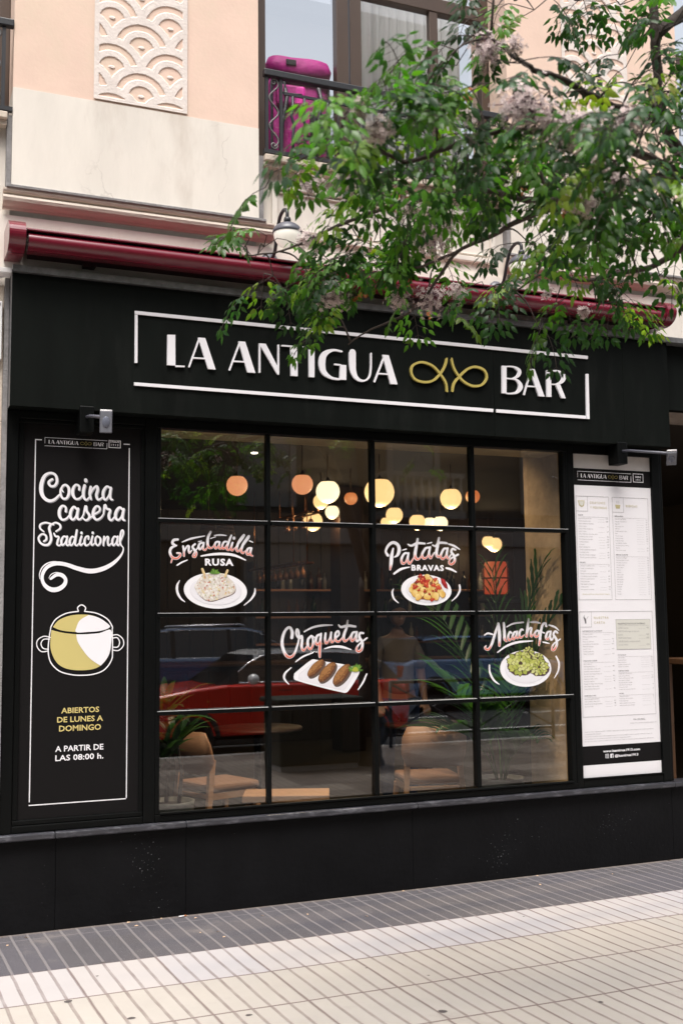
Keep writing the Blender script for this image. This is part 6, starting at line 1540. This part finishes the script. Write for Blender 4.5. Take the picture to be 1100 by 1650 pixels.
mini_b = [(1.86,.30),(1.90,.45),(1.88,.68),(1.80,.83),(1.20,.93),(.78,.97),(-1.70,.98),(-1.86,.90),(-1.90,.60),(-1.86,.30)]
mini_g = [(.86,.965),(.34,1.34),(.10,1.395),(-.80,1.40),(-1.40,1.36),(-1.76,.975)]
car('parked_car', 'red small hatchback with white roof mirrored in the left window panes', 4.92, -8.42, math.pi, mini_b, mini_g, .84, 'car_red', 'car_white', (1.22, -1.25), .30, dict(side=[(-.42, .58), (-1.50, -.47)], pillar='car_plastic', mirror='car_white', chrome=True))
suv_b = [(2.30,.32),(2.34,.55),(2.30,.86),(2.20,.96),(1.30,1.10),(1.05,1.14),(-2.10,1.16),(-2.26,1.10),(-2.33,.70),(-2.28,.32)]
suv_g = [(1.12,1.135),(.42,1.62),(.10,1.695),(-1.10,1.70),(-1.95,1.63),(-2.20,1.155)]
car('parked_car', 'dark blue estate car with roof rails mirrored at the left of the window', 6.15, -14.1, 0, suv_b, suv_g, .93, 'car_blue', 'car_blue', (1.45, -1.40), .36, dict(side=[(-.20, .78), (-1.25, -.27), (-1.95, -1.33)], pillar='car_plastic', chrome=True, rails=True, hlz=.82))
hat_b = [(2.05,.30),(2.10,.50),(2.06,.78),(1.95,.88),(1.20,1.0),(.95,1.02),(-1.75,1.03),(-1.98,.95),(-2.05,.60),(-2.0,.30)]
hat_g = [(1.02,1.015),(.30,1.42),(.05,1.47),(-.90,1.475),(-1.45,1.42),(-1.90,1.025)]
car('parked_car', 'light blue hatchback mirrored behind the person in a taupe shirt', 11.3, -13.9, 0, hat_b, hat_g, .88, 'car_sky', 'car_sky', (1.30, -1.30), .32, dict(side=[(-.35, .62), (-1.40, -.42)], pillar='car_plastic'))
# railing at the kerb
x0 = P(632, 1150, 6.95).x; rt = thing('street_railing', 'black tubular street railing with diagonal braces at the kerb', 'railing', (x0, -6.95, 0))
for k in range(3):
    b = MB(); b.tube([(k*1.25, 0, 0), (k*1.25, 0, .86)], .024, 8); b.build('post', M['iron'], rt)
b = MB(); b.tube([(0, 0, .85), (2.5, 0, .85)], .024, 8); b.build('top_rail', M['iron'], rt)
b = MB(); b.tube([(0, 0, .16), (2.5, 0, .16)], .018, 8); b.build('bottom_rail', M['iron'], rt)
for k in range(2):
    b = MB(); b.tube([(k*1.25, 0, .83), (k*1.25+1.25, 0, .18)], .014, 8); b.tube([(k*1.25+1.25, 0, .83), (k*1.25, 0, .18)], .014, 8); b.build('brace', M['iron'], rt)
c = P(510, 1220, 5.5)
ct = thing('utility_cabinet', 'low dark green street cabinet mirrored in the lower second pane', 'cabinet', (c.x, -5.6, 0))
b = MB(); b.box(-.48, .48, -.28, .28, .06, .74); b.build('cabinet_body', M['bin_green'], ct, .02)
b = MB(); b.box(-.52, .52, -.32, .32, .741, .80); b.build('lid', M['bin_green'], ct, .02)
b = MB(); b.box(-.46, .46, -.26, .26, 0, .0595); b.build('foot', M['kerb'], ct)
for q in ((-.46, -.005), (.005, .46)):
    b = MB(); b.box(*q, .2805, .292, .10, .70); b.build('door', M['bin_green'], ct, .005)
# building across the street
ob = thing('opposite_building', 'pale building with balconies across the street, seen as a reflection', 'building', (8, -19.0, 0))
b = MB(); b.box(-26, 34, -24, -19.12, 4.0, 9.999); part('upper_wall', b, M['opp_wall'], ob)
b = MB(); b.box(-26, 34, -24, -19.12, 10.0, 17.5); part('attic_wall', b, M['opp_beige'], ob)
for k in range(9):
    b = MB(); b.box(-24+k*6.4, -24+k*6.4+1.6, -24, -19.0, 0.0, 3.599); part('ground_floor_pier', b, M['opp_pale'], ob, .02)
for q in ((-18.9, 3.6, 4.0), (-18.7, 17.5, 17.9)):
    b = MB(); b.box(-26, 34, -24, *q); part('cornice', b, M['opp_pale'], ob, .04)
for k in range(8):
    x = -22.4+k*6.4
    b = MB()
    if k % 3 == 1: b.box(x+.001, x+4.799, -19.5, -19.3, 0, 3.6); part('shop_opening', b, M['opp_dark'], ob)
    else:
        for j in range(24): b.box(x+.001, x+4.799, -19.35, -19.30+.012*(j % 2), j*.15, j*.15+.149)
        part('roller_shutter', b, M['opp_shutter'], ob)
for fl in range(4):
    for k in range(12):
        x = -20+k*4.0; z = 4.5+fl*3.1
        b = MB(); b.box(x, x+1.2, -19.119, -19.05, z, z+2.3)
        fo = MB(); fo.box(x-.16, x, -19.119, -19.0, z, z+2.46); fo.box(x+1.2, x+1.36, -19.119, -19.0, z, z+2.46); fo.box(x, x+1.2, -19.119, -19.0, z+2.3, z+2.46); w_ = part('window_frame', fo, M['opp_pale'], ob, .01)
        g = MB(); g.box(x+.001, x+1.199, -19.119, -19.06, z, z+2.299); part('glazing', g, M['car_glass'], w_)
        if (k+fl) % 2 == 0:
            s = MB(); s.box(x-.5, x+1.7, -19.119, -18.3, z-.25, z-.05); s.box(x-.5, x+1.7, -18.42, -18.3, z+.80, z+.92); s.box(x-.5, x-.38, -19.119, -18.43, z+.80, z+.92); s.box(x+1.58, x+1.7, -19.119, -18.43, z+.80, z+.92)
            for j in range(10): s.lathe([(.05, -.05), (.06, 0), (.04, .05), (.09, .30), (.05, .55), (.04, .75), (.06, .80)], (x-.42+j*.224, -18.36, z), 8)
            part('balcony', s, M['opp_pale'], ob)
# ------------------------------------------------------------------ street tree in the foreground (pinnate leaves, pale flower sprays)
tr = thing('street_tree', 'leafy street tree with pale flower sprays hanging in front of the building', 'tree', (5.25, -5.5, 0.0))
rt_ = random.Random(5)
def limb(name, pts, rs, n=9):
    q = catmull([(p[0], p[1], p[2], r) for p, r in zip(pts, rs)], 5)
    b = MB(); b.tube([(a+rt_.uniform(-.006, .006), c+rt_.uniform(-.006, .006), d) for a, c, d, _ in q], [r for *_, r in q], n)
    part(name, b, M['bark'], tr); return [Vector(p[:3]) for p in q]
F0 = Vector((5.22, -5.45, 2.15))
nodes = []
trunk = limb('trunk', [(5.25, -5.5, -.03), (5.24, -5.5, .25), (5.22, -5.47, 1.2), F0], [.17, .125, .11, .105], 14)
A = lambda *q: [PD(*p) for p in q]
nodes += limb('limb', [F0]+A((1330, 330, 4.6), (1210, 290, 4.2), (1105, 283, 3.9), (1010, 298, 3.8), (940, 318, 3.8), (850, 324, 3.9)), [.075, .042, .027, .020, .017, .015, .011])
nodes += limb('branch', A((940, 318, 3.8), (860, 345, 3.95), (790, 380, 4.1), (735, 405, 4.2), (690, 425, 4.3), (640, 440, 4.4)), [.014, .011, .009, .007, .006, .004], 7)
nodes += limb('limb', [F0]+A((1400, 150, 4.8), (1240, 200, 4.4), (1130, 245, 4.1), (1085, 235, 4.0), (1063, 170, 4.0), (1056, 90, 4.0), (1052, 0, 4.0), (1048, -120, 4.1), (1060, -300, 4.2)), [.075, .045, .032, .026, .022, .019, .018, .016, .014, .010])
nodes += limb('branch', A((1063, 190, 4.0), (1000, 175, 3.9), (940, 148, 3.7), (900, 125, 3.6), (860, 112, 3.5), (822, 88, 3.5), (790, 60, 3.5)), [.015, .013, .012, .0105, .009, .007, .005], 7)
nodes += limb('branch', A((1105, 283, 3.9), (1000, 235, 3.6), (900, 215, 3.4), (800, 212, 3.3), (720, 238, 3.3), (650, 260, 3.3), (580, 220, 3.2), (500, 225, 3.1)), [.018, .014, .012, .010, .009, .007, .005, .003], 7)
nodes += limb('branch', A((850, 324, 3.9), (790, 308, 3.95), (735, 312, 4.0), (660, 326, 4.1), (590, 345, 4.2), (520, 375, 4.3), (450, 405, 4.5), (400, 412, 4.6)), [.013, .011, .010, .008, .007, .006, .004, .003], 7)
nodes += limb('branch', A((1130, 245, 4.1), (1110, 380, 4.3), (1060, 425, 4.4), (1000, 440, 4.5), (940, 452, 4.6), (880, 440, 4.6), (830, 470, 4.7)), [.02, .016, .012, .010, .008, .006, .004], 7)
nodes += limb('branch', A((1052, 0, 4.0), (1000, -20, 4.2), (940, -25, 4.4), (880, -15, 4.5), (830, 0, 4.4)), [.012, .010, .008, .006, .004], 7)
nodes += limb('branch', A((735, 405, 4.2), (690, 470, 4.45), (655, 505, 4.6), (600, 530, 4.7), (560, 555, 4.75)), [.008, .006, .005, .004, .003], 7)
nodes += limb('branch', A((1055, 60, 4.0), (1180, -60, 4.4), (1300, -200, 4.8), (1400, -380, 5.0)), [.022, .018, .014, .009], 7)
nodes += limb('branch', A((1048, -120, 4.1), (900, -220, 4.2), (740, -300, 4.2), (560, -330, 4.2)), [.018, .014, .010, .006], 7)
clumps = [
 (700,118,3.4,40,3),(640,160,3.2,42,4),(570,182,3.1,42,4),(520,222,3.0,34,4),(478,236,3.0,18,2),(765,62,3.6,36,3),(820,105,3.4,46,3),(885,150,3.3,45,3),(760,150,3.3,48,4),(700,200,3.2,48,5),(622,232,3.2,48,5),
 (545,258,3.6,42,4),(462,262,3.6,22,2),(440,282,3.7,18,3),(600,292,3.8,46,5),(615,322,4.2,34,4),(680,270,3.5,48,5),(760,240,3.3,52,5),(840,222,3.2,52,5),(920,200,3.1,48,4),(990,196,3.0,46,4),(1060,190,3.0,48,4),
 (905,268,3.4,52,5),(985,268,3.2,52,5),(1065,262,3.0,52,4),(830,308,3.6,52,4),(750,330,3.8,46,3),(660,350,4.2,48,6),(612,372,4.3,42,6),(578,396,4.4,32,4),(530,430,4.5,28,3),(425,408,4.6,26,3),(392,412,4.6,12,2),(440,462,4.6,26,4),
 (500,462,4.6,38,4),(560,450,4.5,42,5),(620,440,4.5,42,5),(700,440,4.5,36,3),(532,515,4.7,26,4),(545,545,4.7,12,2),(655,512,4.7,24,3),(722,518,4.7,16,3),(782,485,4.6,30,3),(850,400,4.2,40,3),(840,470,4.6,28,3),(900,372,3.8,46,4),(965,352,3.6,46,4),(1040,340,3.3,50,4),
 (1005,400,4.4,42,4),(1070,405,4.2,36,3),(930,462,4.6,36,4),(868,548,4.7,20,3),(892,515,4.7,24,3),(960,510,4.7,26,3),(1000,470,4.6,30,2),(1062,462,4.5,30,3),
 (1078,85,3.9,34,4),(1030,70,4.1,30,3),(1090,150,3.8,36,4),(1095,210,3.7,40,4),(1020,140,3.7,34,3),(990,225,3.6,46,4),(1060,235,3.8,46,4),(940,285,3.7,46,4),
 (800,260,3.9,60,5),(880,330,4.1,60,5),(960,300,4.0,60,5),(1040,300,3.9,60,5),(930,240,3.8,60,5),(1020,390,4.3,50,4),(860,250,3.7,50,4),(740,280,4.0,50,4),(1075,330,4.1,40,4),(640,300,4.1,50,4),
 (925,5,4.6,34,3),(998,12,4.5,30,3),(860,20,4.2,36,3),(800,15,4.0,30,2),(1088,40,3.8,30,3),(1040,120,3.8,22,2),(1085,120,3.6,25,2),(735,85,3.5,30,2)]
rx_ = random.Random(9)
for k in range(46): clumps.append((rx_.uniform(250, 1700), rx_.uniform(-800, -170), rx_.uniform(3.2, 5.2), 90, 4))
for k in range(26): clumps.append((rx_.uniform(1190, 1700), rx_.uniform(-150, 420), rx_.uniform(3.2, 5.2), 70, 4))
fol = MB(); fol.c = []
twigs = MB()
def lg():
    k = rt_.uniform(.6, 1.7); y_ = rt_.random()
    base = (0.020, 0.055, 0.016) if y_ < .52 else ((0.060, 0.145, 0.020) if y_ < .87 else (0.14, 0.23, 0.03))
    return tuple(min(.3, v*k) for v in base)
def leaflet(p, d, nrm, L, col):
    d = d.normalized(); s = d.cross(nrm)
    if s.length < .05: s = d.cross(Vector((1, 0, 0)))
    s.normalize(); up = s.cross(d).normalized()
    w1, w2 = L*.235, L*.19; fo = L*.07; dr = -L*.10
    m1 = p+d*L*.32-up*fo; m2 = p+d*L*.64-up*(fo*.7)+Vector((0, 0, dr*.4)); tip = p+d*L+Vector((0, 0, dr))
    vs = [p, p+d*L*.28+s*w1, m1, p+d*L*.28-s*w1, p+d*L*.62+s*w2+Vector((0, 0, dr*.3)), m2, p+d*L*.62-s*w2+Vector((0, 0, dr*.3)), tip]
    fol.add(vs, [(0, 2, 1), (0, 3, 2), (1, 2, 5, 4), (2, 3, 6, 5), (4, 5, 7), (5, 6, 7)], 0, True, [col]*8)
def compound(p, d, L, droop):
    d = d.normalized(); n = 13; pts = [Vector(p)]; ds = [d]
    for i in range(n):
        d = (d+Vector((0, 0, -droop*(.5+i/n)/n*2))).normalized(); pts.append(pts[-1]+d*(L/n)); ds.append(d)
    twigs.tube(pts[::3]+[pts[-1]], .0016, 4)
    tw = rt_.uniform(-.5, .5); base = lg()
    for i in range(3, n+1, 3):
        s = ds[i].cross(Vector((0, 0, 1)))
        if s.length < .05: s = Vector((1, 0, 0))
        s.normalize(); up = s.cross(ds[i]).normalized(); s = s*math.cos(tw)+up*math.sin(tw)
        pl = (0.115 if i < 9 else .075)*rt_.uniform(.75, 1.15)*(L/.28)
        for sg in (-1, 1):
            pd = (s*sg*.95+ds[i]*.55+Vector((0, 0, -.22))).normalized()
            twigs.tube([pts[i], pts[i]+pd*pl], .0009, 3, caps=False)
            kk = 2 if pl > .08 else 1
            nr = ds[i].cross(pd)*(1 if sg > 0 else -1)
            for q in range(kk):
                b0 = pts[i]+pd*(pl*(q+.7)/(kk+.3))
                for s2 in (-1, 1):
                    ld = (ds[i]*s2*.9+pd*.75+Vector((rt_.uniform(-.2, .2), rt_.uniform(-.2, .2), -.35-rt_.uniform(0, .35))))
                    c0 = tuple(v*rt_.uniform(.8, 1.2) for v in base)
                    leaflet(b0, ld, nr+Vector((rt_.uniform(-.3, .3), rt_.uniform(-.3, .3), .3)), rt_.uniform(.030, .047), c0)
            leaflet(pts[i]+pd*pl, pd+Vector((0, 0, -.3)), nr, rt_.uniform(.034, .050), base)
    leaflet(pts[-1], ds[-1], Vector((0, 1, .4)), .05, base)
for (u, v, dist, r, n) in clumps:
    n = max(1, round(n*(1.12 if r > 25 else .7)))
    v = v-(18 if v > 440 else 10 if v > 300 else 4)
    c = PD(u, v, dist); near = min(nodes, key=lambda q: (q-c).length)
    g = near.lerp(c, .5)+Vector((0, 0, .03))
    if (near-c).length > .02: twigs.tube(catmull([tuple(near), tuple(g), tuple(c)], 4), [.005-.0004*k for k in range(9)], 5)
    rm = r*dist/FPX
    out = (c-near); out.z *= .3
    if 440 < u < 505 and 225 < v < 425: continue
    for k in range(n):
        a = rt_.uniform(0, 2*math.pi); e = rt_.uniform(0, 1)
        p = c+Vector((math.cos(a)*rm*e, rt_.uniform(-.14, .14), math.sin(a)*rm*e))
        d = Vector((math.cos(a), rt_.uniform(-.7, .7), rt_.uniform(-.35, .25)))+out.normalized()*.8+Vector((-.35, 0, 0))
        twigs.tube([c, p], .002, 4, caps=False)
        compound(p, d, rt_.uniform(.14, .24), rt_.uniform(.4, 1.3))
part('twigs', twigs, M['bark'], tr)
part('foliage', fol, M['leaf'], tr)
# flower sprays
def spray(u, v, dist, r, n):
    c = PD(u, v, dist); rm = r*dist/FPX; b = MB()
    for k in range(n):
        q = Vector((max(-1.1, min(1.1, rt_.gauss(0, .45))), max(-1.1, min(1.1, rt_.gauss(0, .45))), max(-1.1, min(1.1, rt_.gauss(0, .45)))))*rm
        p = c+q
        b.tube([c+Vector((0, 0, rm*.2)), p], .0008, 3, 1, caps=False)
        nd = (q+Vector((rt_.uniform(-.02, .02), rt_.uniform(-.05, .0), rt_.uniform(-.02, .02)))).normalized(); s = nd.cross(Vector((.3, .2, 1))).normalized(); w_ = nd.cross(s)
        R = rt_.uniform(.008, .012)
        for j in range(5):
            a = 2*math.pi*j/5; e = s*math.cos(a)+w_*math.sin(a); f_ = s*-math.sin(a)+w_*math.cos(a)
            b.add([p, p+e*R*.6+f_*R*.28, p+e*R+nd*.002, p+e*R*.6-f_*R*.28], [(0, 1, 2, 3)], 0)
        b.add([p+nd*.0015+s*.0014, p+nd*.0015+w_*.0014, p+nd*.0015-s*.0014, p+nd*.0015-w_*.0014], [(0, 1, 2, 3)], 1)
    part('flower_spray', b, [M['flower'], M['flower_core']], tr)
M['flower_core'] = mat('flower_core', (0.16, 0.08, 0.11), 0.8)
for s in [(845,175,3.1,42,150),(925,212,3.0,40,130),(880,195,3.1,26,60),(608,212,3.0,24,60),(575,175,3.0,16,30),(785,85,3.3,28,70),(830,72,3.4,16,30),(535,475,4.5,26,110),(700,378,4.0,40,160),(935,328,3.3,30,110),(560,285,3.5,26,70),(695,482,4.5,28,90),(735,470,4.5,18,50),(640,482,4.5,20,50),(505,302,3.9,24,60),(660,335,3.9,22,50),(1010,195,3.0,26,60),(965,262,3.2,20,50),(990,290,3.2,20,40),(755,190,3.2,16,30),(500,385,4.3,20,40),(940,500,4.6,12,24),(880,470,4.6,14,26)]: spray(s[0], s[1], s[2], s[3], int(s[4]*1.5))
b = MB()
for (u, v, dist) in [(590,385,4.2),(575,480,4.5),(585,475,4.5),(648,325,4.0),(635,320,4.0),(688,505,4.6),(912,340,3.4),(845,310,3.6),(750,150,3.3),(660,455,4.4)]:
    for k in range(5):
        p = PD(u+rt_.uniform(-7, 7), v+rt_.uniform(-7, 7), dist); a = rt_.uniform(0, 6.28); L = rt_.uniform(.012, .024); d = Vector((math.cos(a), rt_.uniform(-.4, .4), math.sin(a))); s = d.cross(Vector((0, 1, 0))).normalized()
        b.add([p, p+d*L*.5+s*L*.3, p+d*L, p+d*L*.5-s*L*.3], [(0, 1, 2, 3)])
part('dry_leaflets', b, M['dry_leaf'], tr)
# litter on the pavement
b = MB(); rl = random.Random(4)
for k in range(46):
    x = rl.uniform(.4, 5.6); y = -rl.random()**2.2*.5-.012; a = rl.uniform(0, 3.14); L = rl.uniform(.006, .016)
    d = Vector((math.cos(a), math.sin(a), 0)); s = Vector((-math.sin(a), math.cos(a), 0)); p = Vector((x, y, .002))
    b.add([p-d*L, p+s*L*.5+Vector((0, 0, .003)), p+d*L, p-s*L*.5], [(0, 3, 2, 1)])
struct(b.build('fallen_petals', M['litter']), 'stuff', 'small dry petals scattered along the foot of the black wall', 'petals')
c = P(293, 1475, -.02); b = MB(); b.tube([(c.x-.02, -.035, .006), (c.x+.012, -.028, .006)], .004, 8); b.tube([(c.x+.0122, -.0279, .006), (c.x+.024, -.0255, .006)], .0042, 8, 1)
tag(b.build('cigarette_butt', [M['white_paint'], M['dry_leaf']], loc=(c.x, -.03, .002)), 'cigarette butt lying at the foot of the black wall', 'cigarette')
